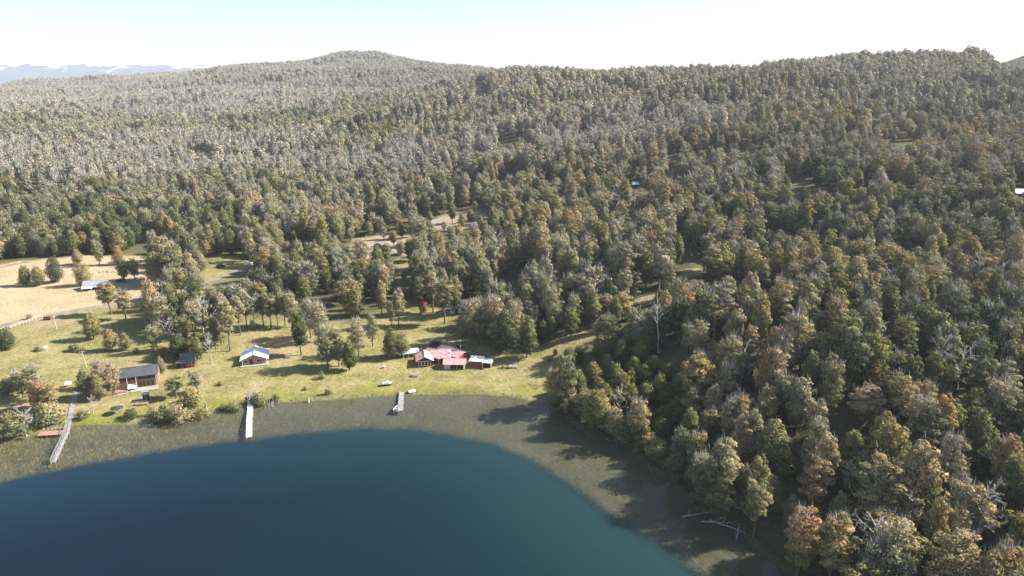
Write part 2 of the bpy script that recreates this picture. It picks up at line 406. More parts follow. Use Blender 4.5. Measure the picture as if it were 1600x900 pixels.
def ground_material():
    m, N, L = new_mat('ground_cover')
    out = N.new('ShaderNodeOutputMaterial'); b = N.new('ShaderNodeBsdfPrincipled')
    b.inputs['Roughness'].default_value = 0.95; b.inputs['Specular IOR Level'].default_value = 0.1
    tc = N.new('ShaderNodeTexCoord')
    def noise(s, det=4, sy=1.0):
        mp = N.new('ShaderNodeMapping'); mp.inputs['Scale'].default_value = (s, s * sy, s)
        n = N.new('ShaderNodeTexNoise'); n.inputs['Scale'].default_value = 1; n.inputs['Detail'].default_value = det; n.inputs['Roughness'].default_value = 0.65
        L.new(tc.outputs['Object'], mp.inputs[0]); L.new(mp.outputs[0], n.inputs['Vector']); return n.outputs['Fac']
    def ramp(fac, *st):
        r = N.new('ShaderNodeValToRGB'); cr = r.color_ramp
        cr.elements[0].position, cr.elements[0].color = st[0][0], st[0][1] + (1,)
        cr.elements[1].position, cr.elements[1].color = st[-1][0], st[-1][1] + (1,)
        for p, c in st[1:-1]:
            e = cr.elements.new(p); e.color = c + (1,)
        L.new(fac, r.inputs['Fac']); return r.outputs['Color']
    def mix(f, a, c):
        q = N.new('ShaderNodeMix'); q.data_type = 'RGBA'
        L.new(f, q.inputs[0]); L.new(a, q.inputs[6]); L.new(c, q.inputs[7]); return q.outputs[2]
    n1, n2, n3 = noise(0.11, 5), noise(0.9, 4), noise(0.025, 3)
    ad = N.new('ShaderNodeMath'); ad.operation = 'MULTIPLY_ADD'; ad.inputs[1].default_value = 0.45; L.new(n2, ad.inputs[0])
    sc = N.new('ShaderNodeMath'); sc.operation = 'MULTIPLY'; sc.inputs[1].default_value = 0.55; L.new(n1, sc.inputs[0]); L.new(sc.outputs[0], ad.inputs[2])
    n12 = ad.outputs[0]
    grass = ramp(n12, (0.34, (0.105, 0.105, 0.036)), (0.44, (0.190, 0.174, 0.062)), (0.54, (0.272, 0.234, 0.102)), (0.66, (0.34, 0.288, 0.165)))
    dryc = ramp(n12, (0.32, (0.224, 0.170, 0.079)), (0.66, (0.349, 0.273, 0.154)))
    strawc = ramp(n12, (0.30, (0.31, 0.235, 0.13)), (0.50, (0.395, 0.305, 0.185)), (0.68, (0.45, 0.365, 0.245)))
    barec = ramp(n12, (0.32, (0.249, 0.187, 0.124)), (0.66, (0.415, 0.332, 0.257)))
    forc = ramp(n12, (0.32, (0.05, 0.045, 0.024)), (0.52, (0.10, 0.09, 0.046)), (0.68, (0.165, 0.14, 0.075)))
    lushc = ramp(n12, (0.32, (0.124, 0.142, 0.024)), (0.66, (0.273, 0.257, 0.050)))
    bedc = ramp(n12, (0.32, (0.082, 0.074, 0.046)), (0.50, (0.105, 0.096, 0.062)), (0.68, (0.132, 0.119, 0.080)))
    ca = N.new('ShaderNodeAttribute'); ca.attribute_name = 'cover'; wa = N.new('ShaderNodeAttribute'); wa.attribute_name = 'wet'
    s1 = N.new('ShaderNodeSeparateColor'); s2 = N.new('ShaderNodeSeparateColor')
    L.new(ca.outputs['Color'], s1.inputs[0]); L.new(wa.outputs['Color'], s2.inputs[0])
    c = mix(s2.outputs[2], grass, dryc)
    c = mix(s1.outputs[0], c, strawc)
    c = mix(s2.outputs[0], c, lushc)
    c = mix(s1.outputs[1], c, barec)
    c = mix(s1.outputs[2], c, forc)
    c = mix(s2.outputs[1], c, bedc)
    L.new(c, b.inputs['Base Color'])
    bp = N.new('ShaderNodeBump'); bp.inputs['Strength'].default_value = 0.7; bp.inputs['Distance'].default_value = 0.5
    L.new(n2, bp.inputs['Height']); L.new(bp.outputs['Normal'], b.inputs['Normal'])
    L.new(b.outputs[0], out.inputs[0])
    return m
ground.data.materials.append(ground_material())

# ------------------------------------------------------------------ lake water
wx = np.arange(-330, 180, 1.5); wy = np.arange(-150, 262, 1.5)
WX, WY = np.meshgrid(wx, wy)
wsd = poly_sd(WX.ravel(), WY.ravel(), LAKE)
dsd = poly_sd(WX.ravel(), WY.ravel(), DEEP) + (fbm(WX.ravel() / 5, WY.ravel() / 5, 4) - .5) * 3
wi = np.arange(WX.size).reshape(WX.shape)
wq = np.stack([wi[:-1, :-1], wi[:-1, 1:], wi[1:, 1:], wi[1:, :-1]], -1).reshape(-1, 4)
wq = wq[(wsd[wq] < 2.0).any(1)]
murk = 0.10 * sstep(0, 14, -wsd) + 0.90 * sstep(-2.0, 3.5, -dsd)
water = link('lake_water', mesh_tris('lake_water', np.stack([WX.ravel(), WY.ravel(), np.zeros(WX.size)], 1), wq, [], None,
    {'murk': ('POINT', 'FLOAT', murk), 'far_in': ('POINT', 'FLOAT', np.clip(-dsd / 60, 0, 1))}, True))
tag(water, 'deep blue green lake with a clear shallow shelf', kind='structure')
def water_material():
    m, N, L = new_mat('lake_water')
    out = N.new('ShaderNodeOutputMaterial')
    tc = N.new('ShaderNodeTexCoord'); a = N.new('ShaderNodeAttribute'); a.attribute_name = 'murk'
    dp = N.new('ShaderNodeAttribute'); dp.attribute_name = 'far_in'
    def noise(s, det, sy=1):
        mp = N.new('ShaderNodeMapping'); mp.inputs['Scale'].default_value = (s, s * sy, s)
        n = N.new('ShaderNodeTexNoise'); n.inputs['Scale'].default_value = 1; n.inputs['Detail'].default_value = det
        L.new(tc.outputs['Object'], mp.inputs[0]); L.new(mp.outputs[0], n.inputs['Vector']); return n.outputs['Fac']
    # greener towards the eastern shelf: the water's tint with sky reflection painted in
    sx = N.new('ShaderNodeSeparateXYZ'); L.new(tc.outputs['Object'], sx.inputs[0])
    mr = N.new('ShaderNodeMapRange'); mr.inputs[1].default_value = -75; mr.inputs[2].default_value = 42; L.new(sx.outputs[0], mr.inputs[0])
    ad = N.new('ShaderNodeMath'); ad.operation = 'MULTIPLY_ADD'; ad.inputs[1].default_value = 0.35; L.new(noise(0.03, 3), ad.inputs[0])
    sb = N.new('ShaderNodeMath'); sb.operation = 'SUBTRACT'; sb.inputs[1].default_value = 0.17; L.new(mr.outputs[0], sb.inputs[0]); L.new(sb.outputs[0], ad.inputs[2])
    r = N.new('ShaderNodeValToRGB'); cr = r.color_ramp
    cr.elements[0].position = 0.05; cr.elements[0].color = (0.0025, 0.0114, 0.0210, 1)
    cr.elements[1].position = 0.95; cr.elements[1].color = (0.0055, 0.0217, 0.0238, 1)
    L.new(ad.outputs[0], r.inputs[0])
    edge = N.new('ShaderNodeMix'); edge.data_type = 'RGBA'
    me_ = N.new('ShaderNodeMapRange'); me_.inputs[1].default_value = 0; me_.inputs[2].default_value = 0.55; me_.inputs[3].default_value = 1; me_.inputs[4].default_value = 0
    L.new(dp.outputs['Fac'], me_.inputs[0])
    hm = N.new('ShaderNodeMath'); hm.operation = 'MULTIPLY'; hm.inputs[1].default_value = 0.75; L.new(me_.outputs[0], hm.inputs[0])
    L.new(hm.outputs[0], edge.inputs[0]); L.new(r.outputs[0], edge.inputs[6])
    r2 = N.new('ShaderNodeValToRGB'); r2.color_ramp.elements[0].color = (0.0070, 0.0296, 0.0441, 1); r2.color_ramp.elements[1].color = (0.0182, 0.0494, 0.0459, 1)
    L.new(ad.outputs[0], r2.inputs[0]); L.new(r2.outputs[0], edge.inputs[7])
    df = N.new('ShaderNodeSubsurfaceScattering'); df.falloff = 'BURLEY'; df.inputs['Scale'].default_value = 1.0; df.inputs['Radius'].default_value = (5, 7, 8); L.new(edge.outputs[2], df.inputs[0])
    tr = N.new('ShaderNodeBsdfTransparent'); tr.inputs[0].default_value = (0.93, 0.94, 0.90, 1)
    body = N.new('ShaderNodeMixShader'); L.new(a.outputs['Fac'], body.inputs[0]); L.new(tr.outputs[0], body.inputs[1]); L.new(df.outputs[0], body.inputs[2])
    gl = N.new('ShaderNodeBsdfGlossy'); gl.inputs['Roughness'].default_value = 0.07
    bp = N.new('ShaderNodeBump'); bp.inputs['Strength'].default_value = 0.16; bp.inputs['Distance'].default_value = 0.12
    L.new(noise(1.6, 5, 0.7), bp.inputs['Height']); L.new(bp.outputs[0], gl.inputs['Normal'])
    lw = N.new('ShaderNodeLayerWeight'); lw.inputs[0].default_value = 0.5          # mirror share of the surface, the same from above and below
    pw = N.new('ShaderNodeMath'); pw.operation = 'POWER'; pw.inputs[1].default_value = 5.0; L.new(lw.outputs['Facing'], pw.inputs[0])
    fr = N.new('ShaderNodeMath'); fr.operation = 'MULTIPLY_ADD'; fr.inputs[1].default_value = 0.98; fr.inputs[2].default_value = 0.02; L.new(pw.outputs[0], fr.inputs[0])
    top = N.new('ShaderNodeMixShader'); L.new(fr.outputs[0], top.inputs[0]); L.new(body.outputs[0], top.inputs[1]); L.new(gl.outputs[0], top.inputs[2])
    L.new(top.outputs[0], out.inputs[0])
    return m
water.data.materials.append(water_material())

# ------------------------------------------------------------------ tree shapes (all built one unit tall)
def unit(v):
    return v / (np.linalg.norm(v, axis=-1, keepdims=True) + 1e-9)

class Geo:
    def __init__(s): s.V = []; s.T = []; s.m = []; s.lv = []; s.lh = []; s.n = 0; s.N = []
    def add(s, V, T, m, lv=0.5, lh=0.5, nrm=None):
        V = np.asarray(V, float); T = np.asarray(T, int)
        s.N.append(np.zeros((T.size, 3)) if nrm is None else np.repeat(nrm, 3, 0))
        s.V.append(V); s.T.append(T + s.n); s.n += len(V)
        k = len(T); s.m.append(np.full(k, m))
        s.lv.append(np.broadcast_to(lv, (k,)).astype(float)); s.lh.append(np.broadcast_to(lh, (k,)).astype(float))
    def limb(s, pts, radii, m, sides=4):
        pts = np.asarray(pts, float); n = len(pts)
        d = unit(np.gradient(pts, axis=0)); ref = np.array([0.31, 0.2, 0.93])
        u = unit(np.cross(d, ref)); v = np.cross(d, u)
        an = np.arange(sides) * 2 * math.pi / sides
        V = (pts[:, None] + np.asarray(radii)[:, None, None] * (np.cos(an)[None, :, None] * u[:, None] + np.sin(an)[None, :, None] * v[:, None])).reshape(-1, 3)
        T = []
        for i in range(n - 1):
            for k in range(sides):
                a, b = i * sides + k, i * sides + (k + 1) % sides
                T += [(a, b, b + sides), (a, b + sides, a + sides)]
        s.add(V, T, m)
    def slivers(s, p, d, ln, w, m, rng, lv=0.5):
        """thin twigs: long narrow triangles from p along d"""
        side = unit(np.cross(d, unit(rng.normal(size=d.shape)))) * w[:, None]
        V = np.stack([p - side, p + side, p + d * ln[:, None]], 1).reshape(-1, 3)
        s.add(V, np.arange(len(V)).reshape(-1, 3), m, lv)
    def mesh(s, name, mats):
        me = mesh_tris(name, np.concatenate(s.V), np.concatenate(s.T), mats, np.concatenate(s.m),
            {'leafvar': ('FACE', 'FLOAT', np.concatenate(s.lv)), 'leafhue': ('FACE', 'FLOAT', np.concatenate(s.lh))}, True)
        nn = np.concatenate(s.N)
        if len(nn) == len(me.loops) and np.any(nn): me.normals_split_custom_set(nn.tolist())
        return me

def leaves(g, rng, C, R, flat, n, size, m=0, cl_v=None, up=0.25, shell=0.86):
    k = len(C)
    wgt = R ** 2 / np.sum(R ** 2)
    ci = rng.choice(k, n, p=wgt)
    d = unit(rng.normal(size=(n, 3)) + np.array([0, 0, up]))
    rr = R[ci] * (shell + (1.08 - shell) * rng.random(n))
    off = d * rr[:, None]; off[:, 2] *= flat
    p = C[ci] + off
    nrm = unit(d * np.array([1, 1, 1 / max(flat, .3)]) * 1.0 + rng.normal(size=(n, 3)) * 0.42 + np.array([0, 0, .25]))
    t = unit(np.cross(nrm, unit(rng.normal(size=(n, 3))))); b = np.cross(nrm, t)
    sz = size * (0.55 + 0.9 * rng.random(n))
    V = np.stack([p + t * sz[:, None], p - t * sz[:, None] * .55 + b * sz[:, None] * .85, p - t * sz[:, None] * .55 - b * sz[:, None] * .85], 1).reshape(-1, 3)
    z = p[:, 2]
    lv = np.clip(0.5 + (cl_v[ci] - .5) * 0.5 + (rng.random(n) - .5) * 0.55, 0, 1)
    lh = np.clip(0.5 + (cl_v[ci] - .5) * 0.55 + (z - 0.6) * 0.75 + (rng.random(n) - .5) * 0.35, 0, 1)
    soft = unit(d * np.array([1, 1, 1 / max(flat, .4)]) + 0.45 * unit(p - np.array([0, 0, .42])) + nrm * .35)
    g.add(V, np.arange(3 * n).reshape(-1, 3), m, lv, lh, soft)

def tree_shape(seed, base, rmax, prof, ncl, nleaf, leaf, flat, ntw, trunk=True, spikes=0, lean=0.0, rc=(0.34, 0.6), fork=False, up=0.25, core=0.0):
    """returns (trunk geometry, crown geometry); prof(t) is the outline, t = 0 at the crown's foot, 1 at its tip"""
    rng = np.random.default_rng(seed)
    t = (np.arange(ncl) + rng.random(ncl)) / ncl
    z = base + (0.965 - base) * t
    Rr = np.array([prof(q) for q in t]) * rmax
    an = np.arange(ncl) * 2.39996 + rng.random(ncl) * 0.9
    rad_ = Rr * (0.25 + 0.55 * rng.random(ncl)) * (1 if ncl > 6 else .6)
    cr_ = np.maximum(Rr * (rc[0] + (rc[1] - rc[0]) * rng.random(ncl)), 0.03)
    C = np.stack([np.cos(an) * rad_ + lean * z, np.sin(an) * rad_, z - cr_ * flat * .4], 1)
    if core:
        tz = np.array([.22, .45, .68]); zc = base + (.95 - base) * tz; rc_ = np.array([prof(q) for q in tz]) * rmax * core
        C = np.concatenate([C, np.stack([lean * zc, zc * 0, zc], 1)]); cr_ = np.concatenate([cr_, rc_]); z = np.concatenate([z, zc])
    clv = rng.random(len(C)); clv[ncl:] = .45
    crown = Geo()
    leaves(crown, rng, C, cr_, flat, nleaf, leaf, 0, clv, up)
    if ntw:
        ci = rng.integers(0, ncl, ntw)
        d = unit(C[ci] - np.array([0, 0, base * .5]) + rng.normal(size=(ntw, 3)) * 0.22 + np.array([0, 0, .18]))
        p = C[ci] + d * (cr_[ci] * (0.2 + 0.7 * rng.random(ntw)))[:, None] + rng.normal(size=(ntw, 3)) * (cr_[ci] * .35)[:, None]
        crown.slivers(p, d, 0.04 + 0.075 * rng.random(ntw), 0.0022 + 0.0028 * rng.random(ntw), 1, rng, rng.random(ntw))
    tr = Geo()
    nk = 6
    zs = np.linspace(-0.03, 0.86, nk)
    bend = np.cumsum(rng.normal(size=(nk, 2)) * 0.008, 0)
    P_ = np.stack([bend[:, 0] + lean * zs, bend[:, 1], zs], 1)
    R_ = np.interp(zs, [0, .1, .86], [0.024, 0.017, 0.004])
    tr.limb(P_, R_, 0, 6)
    if fork:
        tr.limb([(0, 0, 0), (0.03, 0.01, .12), (0.09, .02, .3), (.12, .02, .5)], [.018, .014, .01, .005], 0, 5)
    for i in range(0, ncl, max(1, ncl // 9)):
        s0 = max(base * 0.75, z[i] - 0.16)
        j = np.array([np.interp(s0, zs, P_[:, q]) for q in range(3)])
        tr.limb([j, j * .4 + C[i] * .6 - np.array([0, 0, .01]), C[i]], [.0085, .006, .003], 0, 3)
    for i in range(spikes):
        an_ = rng.random() * 6.28; q = rng.random() * .35
        b0 = np.array([math.cos(an_) * rmax * q, math.sin(an_) * rmax * q, .80 + .1 * rng.random()])
        tip = b0 * np.array([1.5, 1.5, 1]) + np.array([0, 0, .12 + .09 * rng.random()])
        crown.limb([b0, (b0 + tip) / 2 + rng.normal(size=3) * .01, tip], [.006, .004, .0015], 1, 3)
        k = 5; dd = unit(tip - b0 + rng.normal(size=(k, 3)) * .09)
        crown.slivers(b0 + (tip - b0) * rng.random((k, 1)), dd, np.full(k, .07), np.full(k, .003), 1, rng)
    return tr, crown

def bare_shape(seed, h0, rmax, nl, nsub, ntw, w=0.0032, leafy=0):
    rng = np.random.default_rng(seed)
    tr, cr_ = Geo(), Geo()
    zs = np.linspace(-0.03, 0.95, 7); bend = np.cumsum(rng.normal(size=(7, 2)) * 0.014, 0)
    P_ = np.stack([bend[:, 0], bend[:, 1], zs], 1)
    tr.limb(P_, np.interp(zs, [0, .95], [0.021, 0.003]), 0, 6)
    for i in range(nl):
        z0 = h0 + (0.9 - h0) * (i + rng.random()) / nl
        j = np.array([np.interp(z0, zs, P_[:, q]) for q in range(3)])
        an = i * 2.4 + rng.random(); ln = rmax * (1.15 - 0.7 * abs((z0 - h0) / (.95 - h0) - .3)) * (.7 + .5 * rng.random())
        d = unit(np.array([math.cos(an), math.sin(an), .75 + .5 * rng.random()]))
        tip = j + d * ln * 1.2; mid = (j + tip) / 2 + np.array([0, 0, .012 - .03 * rng.random()])
        tr.limb([j, mid, tip], [.0085, .006, .002], 0, 4)
        for s_ in range(nsub):
            q = .3 + .65 * rng.random(); b0 = j + (tip - j) * q
            d2 = unit(d + rng.normal(size=3) * .6 + np.array([0, 0, .25])); l2 = ln * (.3 + .3 * rng.random())
            cr_.limb([b0, b0 + d2 * l2], [.0042, .0014], 1, 3)
            k = ntw
            dd = unit(d2 + rng.normal(size=(k, 3)) * .55)
            cr_.slivers(b0 + d2 * l2 * rng.random((k, 1)), dd, .03 + .05 * rng.random(k), np.full(k, w), 1, rng, rng.random(k))
    if leafy:
        C = rng.normal(size=(9, 3)) * np.array([rmax * .45, rmax * .45, .17]) + np.array([0, 0, h0 + .3])
        leaves(cr_, rng, C, np.full(9, rmax * .4), .8, leafy, .02, 0, rng.random(9), .2, .3)
    return tr, cr_

def ovoid(t): return max(0.0, math.sin(math.pi * (0.12 + 0.80 * t) ** 1.05)) ** 0.6
def cone(t): return max(0.0, (1 - t) ** 0.75 * min(1, .45 + t * 4))
def dome(t): return math.sqrt(max(0.0, 1 - (t * .97) ** 2.4)) * min(1.0, .62 + 1.6 * t)
def column(t): return (min(1, .5 + 3 * t) * (1 - t ** 3.2) ** .6) if t < 1 else 0
def vase(t): return math.sqrt(max(0, 1 - ((t - .55) / .58) ** 2))

SHAPES = {}
def reg(name, tc_, mats_t, mats_c):
    SHAPES[name] = (tc_[0].mesh(name + '_trunk', mats_t), tc_[1].mesh(name + '_crown', mats_c), tc_)
LC, BT = [M['leaf'], M['twig']], [M['bark']]
NL = 5200
for i in range(4): reg('round%d' % i, tree_shape(100 + i, .14, .28, dome, 38, NL + 700, .0165, .78, 60 + 30 * i, core=.82), BT, LC)
for i in range(4): reg('tall%d' % i, tree_shape(120 + i, .20, .225, ovoid, 40, NL + 400, .0145, .75, 150, core=.7, rc=(.28, .46)), BT, LC)
for i in range(3): reg('lofty%d' % i, tree_shape(140 + i, .36, .225, vase, 32, 3800, .0150, .6, 220, lean=.03 * (i - 1), rc=(.28, .46)), BT, LC)
for i in range(2): reg('column%d' % i, tree_shape(160 + i, .13, .20, column, 34, NL + 500, .0150, .9, 40, core=.85), BT, LC)
for i in range(2): reg('egg%d' % i, tree_shape(170 + i, .05, .30, ovoid, 34, NL + 600, .0170, .95, 20, core=.85), BT, LC)
for i in range(4): reg('mixed%d' % i, tree_shape(180 + i, .18, .255, vase, 36, 3400, .0150, .55, 620, spikes=5 + i, rc=(.26, .44)), BT, LC)
for i in range(4): reg('layered%d' % i, tree_shape(200 + i, .16, .28, ovoid, 30, 4200, .0150, .42, 220, spikes=i, rc=(.3, .5)), BT, LC)
for i in range(3): reg('silver%d' % i, bare_shape(220 + i, .25, .22, 13, 6, 6, leafy=500 * i), [M['twig']], LC)
for i in range(2): reg('snag%d' % i, bare_shape(240 + i, .45, .13, 8, 3, 3), [M['snag']], [M['leaf'], M['snag']])
for i in range(3): reg('bush%d' % i, tree_shape(260 + i, .02, .62, dome, 14, 1500, .05, .8, 40, rc=(.4, .7)), BT, LC)
for i in range(2): reg('drybush%d' % i, tree_shape(270 + i, .02, .55, dome, 12, 700, .05, .8, 320, rc=(.4, .7)), BT, LC)
# lighter builds of the same trees for the far woods
FARD = {}
for i in range(4): FARD['far_round%d' % i] = tree_shape(300 + i, .10, .29, dome, 14, 900, .036, .8, 60, core=.8)
for i in range(4): FARD['far_tall%d' % i] = tree_shape(310 + i, .16, .245, ovoid, 14, 850, .033, .8, 90, core=.75)
def stems(seed):
    tr, cr_ = bare_shape(seed, .2, .20, 7, 2, 3, .006, leafy=150)
    rng = np.random.default_rng(seed); k = 34
    p = np.concatenate([rng.normal(size=(k, 2)) * .10, .35 + .35 * rng.random((k, 1))], 1)
    cr_.slivers(p, unit(np.concatenate([rng.normal(size=(k, 2)) * .16, np.ones((k, 1))], 1)), .16 + .2 * rng.random(k), np.full(k, .009), 1, rng, rng.random(k))
    return tr, cr_
for i in range(3): FARD['far_silver%d' % i] = stems(320 + i)

PROTO = bpy.data.collections.new('tree_shapes')       # holds the shapes the far woods draw from; not linked to the scene
PNAMES = []
def proto(name, tr, cr_, tm, cm):
    g = Geo()
    for src, off in ((tr, 0), (cr_, 1)):
        for V, T, m_, lv, lh in zip(src.V, src.T, src.m, src.lv, src.lh): pass
    g.V = tr.V + cr_.V; g.m = [a for a in tr.m] + [a + 1 for a in cr_.m]; g.lv = tr.lv + cr_.lv; g.lh = tr.lh + cr_.lh
    g.T = tr.T + [t + tr.n for t in cr_.T]; g.N = tr.N + cr_.N
    o = bpy.data.objects.new('woodland_shape_%02d' % len(PNAMES), g.mesh(name, [tm] + cm)); PROTO.objects.link(o); PNAMES.append(name)
for n, (_, _, (tr, cr_)) in SHAPES.items():
    proto(n, tr, cr_, M['twig'] if n.startswith('silver') else M['snag'] if n.startswith('snag') else M['bark'], [M['leaf'], M['snag'] if n.startswith('snag') else M['twig']])
for n, (tr, cr_) in FARD.items():
    proto(n, tr, cr_, M['twig'] if 'silver' in n else M['bark'], LC)
PI_ = {n: i for i, n in enumerate(PNAMES)}

def scatter(name, pts, rotv, scl, var, tint, grey, coll, mat=None):
    """one object that draws its plants on points"""
    me = mesh_tris(name, pts, np.zeros((0, 3), int), [mat] if mat else [])
    for n, t, v in (('turn', 'FLOAT', rotv), ('tint', 'FLOAT', tint), ('grey', 'FLOAT', grey), ('variant', 'INT', var)):
        at_ = me.attributes.new(n, t, 'POINT'); at_.data.foreach_set('value', np.asarray(v, np.int32 if t == 'INT' else np.float32))
    at_ = me.attributes.new('stretch', 'FLOAT_VECTOR', 'POINT'); at_.data.foreach_set('vector', np.asarray(scl, np.float32).ravel())
    o = link(name, me)
    ng = bpy.data.node_groups.new(name, 'GeometryNodeTree')
    ng.interface.new_socket('Geometry', in_out='INPUT', socket_type='NodeSocketGeometry'); ng.interface.new_socket('Geometry', in_out='OUTPUT', socket_type='NodeSocketGeometry')
    N, L = ng.nodes, ng.links
    gi, go = N.new('NodeGroupInput'), N.new('NodeGroupOutput'); ip = N.new('GeometryNodeInstanceOnPoints')
    ci = N.new('GeometryNodeCollectionInfo'); ci.inputs['Collection'].default_value = coll
    ci.inputs['Separate Children'].default_value = True; ci.inputs['Reset Children'].default_value = True
    def na(n, t):
        q = N.new('GeometryNodeInputNamedAttribute'); q.data_type = t; q.inputs[0].default_value = n; return q.outputs[0]
    cx = N.new('ShaderNodeCombineXYZ'); L.new(na('turn', 'FLOAT'), cx.inputs[2])
    L.new(gi.outputs[0], ip.inputs['Points']); L.new(ci.outputs[0], ip.inputs['Instance']); ip.inputs['Pick Instance'].default_value = True
    L.new(na('variant', 'INT'), ip.inputs['Instance Index']); L.new(cx.outputs[0], ip.inputs['Rotation']); L.new(na('stretch', 'FLOAT_VECTOR'), ip.inputs['Scale'])
    L.new(ip.outputs[0], go.inputs[0])
    md = o.modifiers.new('plants', 'NODES'); md.node_group = ng
    return o

# ------------------------------------------------------------------ the forest
def jitter_grid(y0, y1, cell):
    xm = y1 * 0.98 + 60
    X, Y = np.meshgrid(np.arange(-xm, xm, cell), np.arange(y0, y1, cell))
    X = X.ravel() + RNG.uniform(-.46, .46, X.size) * cell; Y = Y.ravel() + RNG.uniform(-.46, .46, Y.size) * cell
    k = np.abs(X) < Y * 0.86 + 45
    return X[k], Y[k]
parts = [jitter_grid(55, 420, 6.0), jitter_grid(420, 800, 7.2), jitter_grid(800, 1500, 8.4), jitter_grid(1500, 2500, 10.0), jitter_grid(2500, 3700, 13.5)]
FX = np.concatenate([p[0] for p in parts]); FY = np.concatenate([p[1] for p in parts])
CELL = np.concatenate([np.full(len(p[0]), c) for p, c in zip(parts, (6.0, 7.2, 8.4, 10.0, 13.5))])
keep = np.ones(len(FX), bool)
nr_ = FY < 700
kx, ky = FX[nr_], FY[nr_]
kk = np.ones(len(kx), bool)
kk &= poly_sd(kx, ky, LAKE) > 1.0
for c in CUTS: kk &= poly_sd(kx, ky, c) > 0.5
keep[nr_] = kk
U_0 = 800 + 1115 * FX / FY
# openings between the trees
gap = fbm(FX / 38, FY / 38, 55, 2)
keep &= ~((gap < 0.32) & (FY > 120))
keep &= ~((fbm(FX / 15, FY / 15, 57, 2) < np.where(FY < 240, .22, np.where((FY > 600) & (U_0 > 600), .36, .29))) & (FY > 120))
FX, FY, CELL = FX[keep], FY[keep], CELL[keep]
FZ = HT(FX, FY)
SCARM = poly_sd(FX, FY, SCAR) < 0
edge = []
seg_ = LAKE[13:30]
for (ax, ay), (bx_, by_0) in zip(seg_[:-1], seg_[1:]):
    L_ = math.hypot(bx_ - ax, by_0 - ay); nx_, ny_ = -(by_0 - ay) / L_, (bx_ - ax) / L_
    for q in np.arange(0, L_, 1.7):
        for s_ in (-1, 1):
            o_ = RNG.uniform(.6, 5.0); ex_, ey_ = ax + (bx_ - ax) * q / L_ + s_ * nx_ * o_, ay + (by_0 - ay) * q / L_ + s_ * ny_ * o_
            edge.append((ex_, ey_))
edge = np.array(edge); edge = edge[(poly_sd(edge[:, 0], edge[:, 1], LAKE) > .3) & (poly_sd(edge[:, 0], edge[:, 1], MEADOW) > 1)]
N_EDGE = len(edge)
FX = np.concatenate([FX, edge[:, 0]]); FY = np.concatenate([FY, edge[:, 1]]); CELL = np.concatenate([CELL, np.full(N_EDGE, 6.0)])
EDGE = np.concatenate([np.zeros(len(FX) - N_EDGE, bool), np.ones(N_EDGE, bool)])
FZ = HT(FX, FY); SCARM = poly_sd(FX, FY, SCAR) < 0
# only what can be seen past the ground in front of it
uu = np.clip(((FX / np.maximum(FY, 60)) * 1115 + 800 + 500) / 10, 0, 259).astype(int)
gu = np.linspace(-500, 2100, 261)[:260] + 5
gyy = np.concatenate([np.arange(60, 1500, 12.0), np.arange(1500, 4300, 40.0)])
HM = HT((np.repeat(gu, len(gyy)) - 800) / 1115 * np.tile(gyy, 260), np.tile(gyy, 260)).reshape(260, -1)
ANG = np.maximum.accumulate((HM - CAM_H) / gyy, 1)
jj = np.clip(np.searchsorted(gyy, FY * 0.97 - 14) - 1, 0, len(gyy) - 1)
vis = (FZ + 17 - CAM_H) / FY >= ANG[uu, jj] - 0.001
vis |= EDGE
FX, FY, FZ, CELL, SCARM, EDGE = FX[vis], FY[vis], FZ[vis], CELL[vis], SCARM[vis], EDGE[vis]
n = len(FX)
DIST = np.hypot(FX, FY)
U_ = 800 + 1115 * FX / FY
zone = fbm(FX / 120, FY / 120, 91, 3); zone2 = fbm(FX / 60, FY / 60, 92, 3); clump = fbm(FX / 14, FY / 14, 93, 2)
hgt = np.clip(13.2 + (zone - .5) * 8 + RNG.normal(0, 1, n) * (2.9 - 1.5 * sstep(500, 800, DIST)), 6.5, 22)
hgt = hgt * (1 + .12 * sstep(380, 620, DIST))
tint = np.clip(0.32 + (zone2 - .5) * .55 + (clump - .5) * .35 + RNG.normal(0, .11, n), 0.02, .50)
fieldedge = (U_ < 350) & (FY > 300) & (FY < 420)
tint = np.where(fieldedge, np.clip(RNG.normal(.17, .10, n), .03, .5), tint)
tint = np.where(RNG.random(n) < .045 * (1 - sstep(400, 800, DIST)), RNG.uniform(.60, .88, n), tint)
# stands of the wood: pale leafless belts, dark evergreen-looking stands, gully shade put into the tint, the tall shaded ridge
wv = (fbm(FX / 90, FY / 90, 97, 3) - .5)
fy_ = FY * (1 + .22 * wv); ul = U_ + 160 * wv
def belt(a, b, c, d, v): return sstep(a, b, v) * (1 - sstep(c, d, v))
leftw = 1 - sstep(430, 560, ul)
pale = leftw * np.maximum(belt(515, 560, 680, 730, fy_), belt(840, 930, 9000, 9001, fy_)) + belt(470, 560, 1100, 1200, ul) * belt(480, 520, 590, 625, fy_) + .6 * belt(450, 520, 600, 700, ul) * sstep(1000, 1150, fy_)
dark = leftw * np.maximum(belt(425, 440, 505, 540, fy_), .8 * belt(690, 730, 830, 880, fy_)) + sstep(560, 660, ul) * (1 - sstep(1480, 1560, ul)) * belt(610, 650, 880, 940, fy_) + .7 * sstep(1130, 1200, ul) * belt(255, 280, 330, 360, fy_)  # last term paints the gully's shade into the tree tint
pale = np.clip(pale, 0, 1); dark = np.clip(dark, 0, 1) * (1 - pale)
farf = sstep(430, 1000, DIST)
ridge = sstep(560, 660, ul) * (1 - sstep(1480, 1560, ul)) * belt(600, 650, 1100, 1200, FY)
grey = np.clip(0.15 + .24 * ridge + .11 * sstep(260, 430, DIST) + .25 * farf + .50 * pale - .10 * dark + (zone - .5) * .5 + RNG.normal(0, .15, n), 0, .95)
tint = np.clip(tint - .13 * dark * (1 - ridge) + .04 * pale, .02, .6)
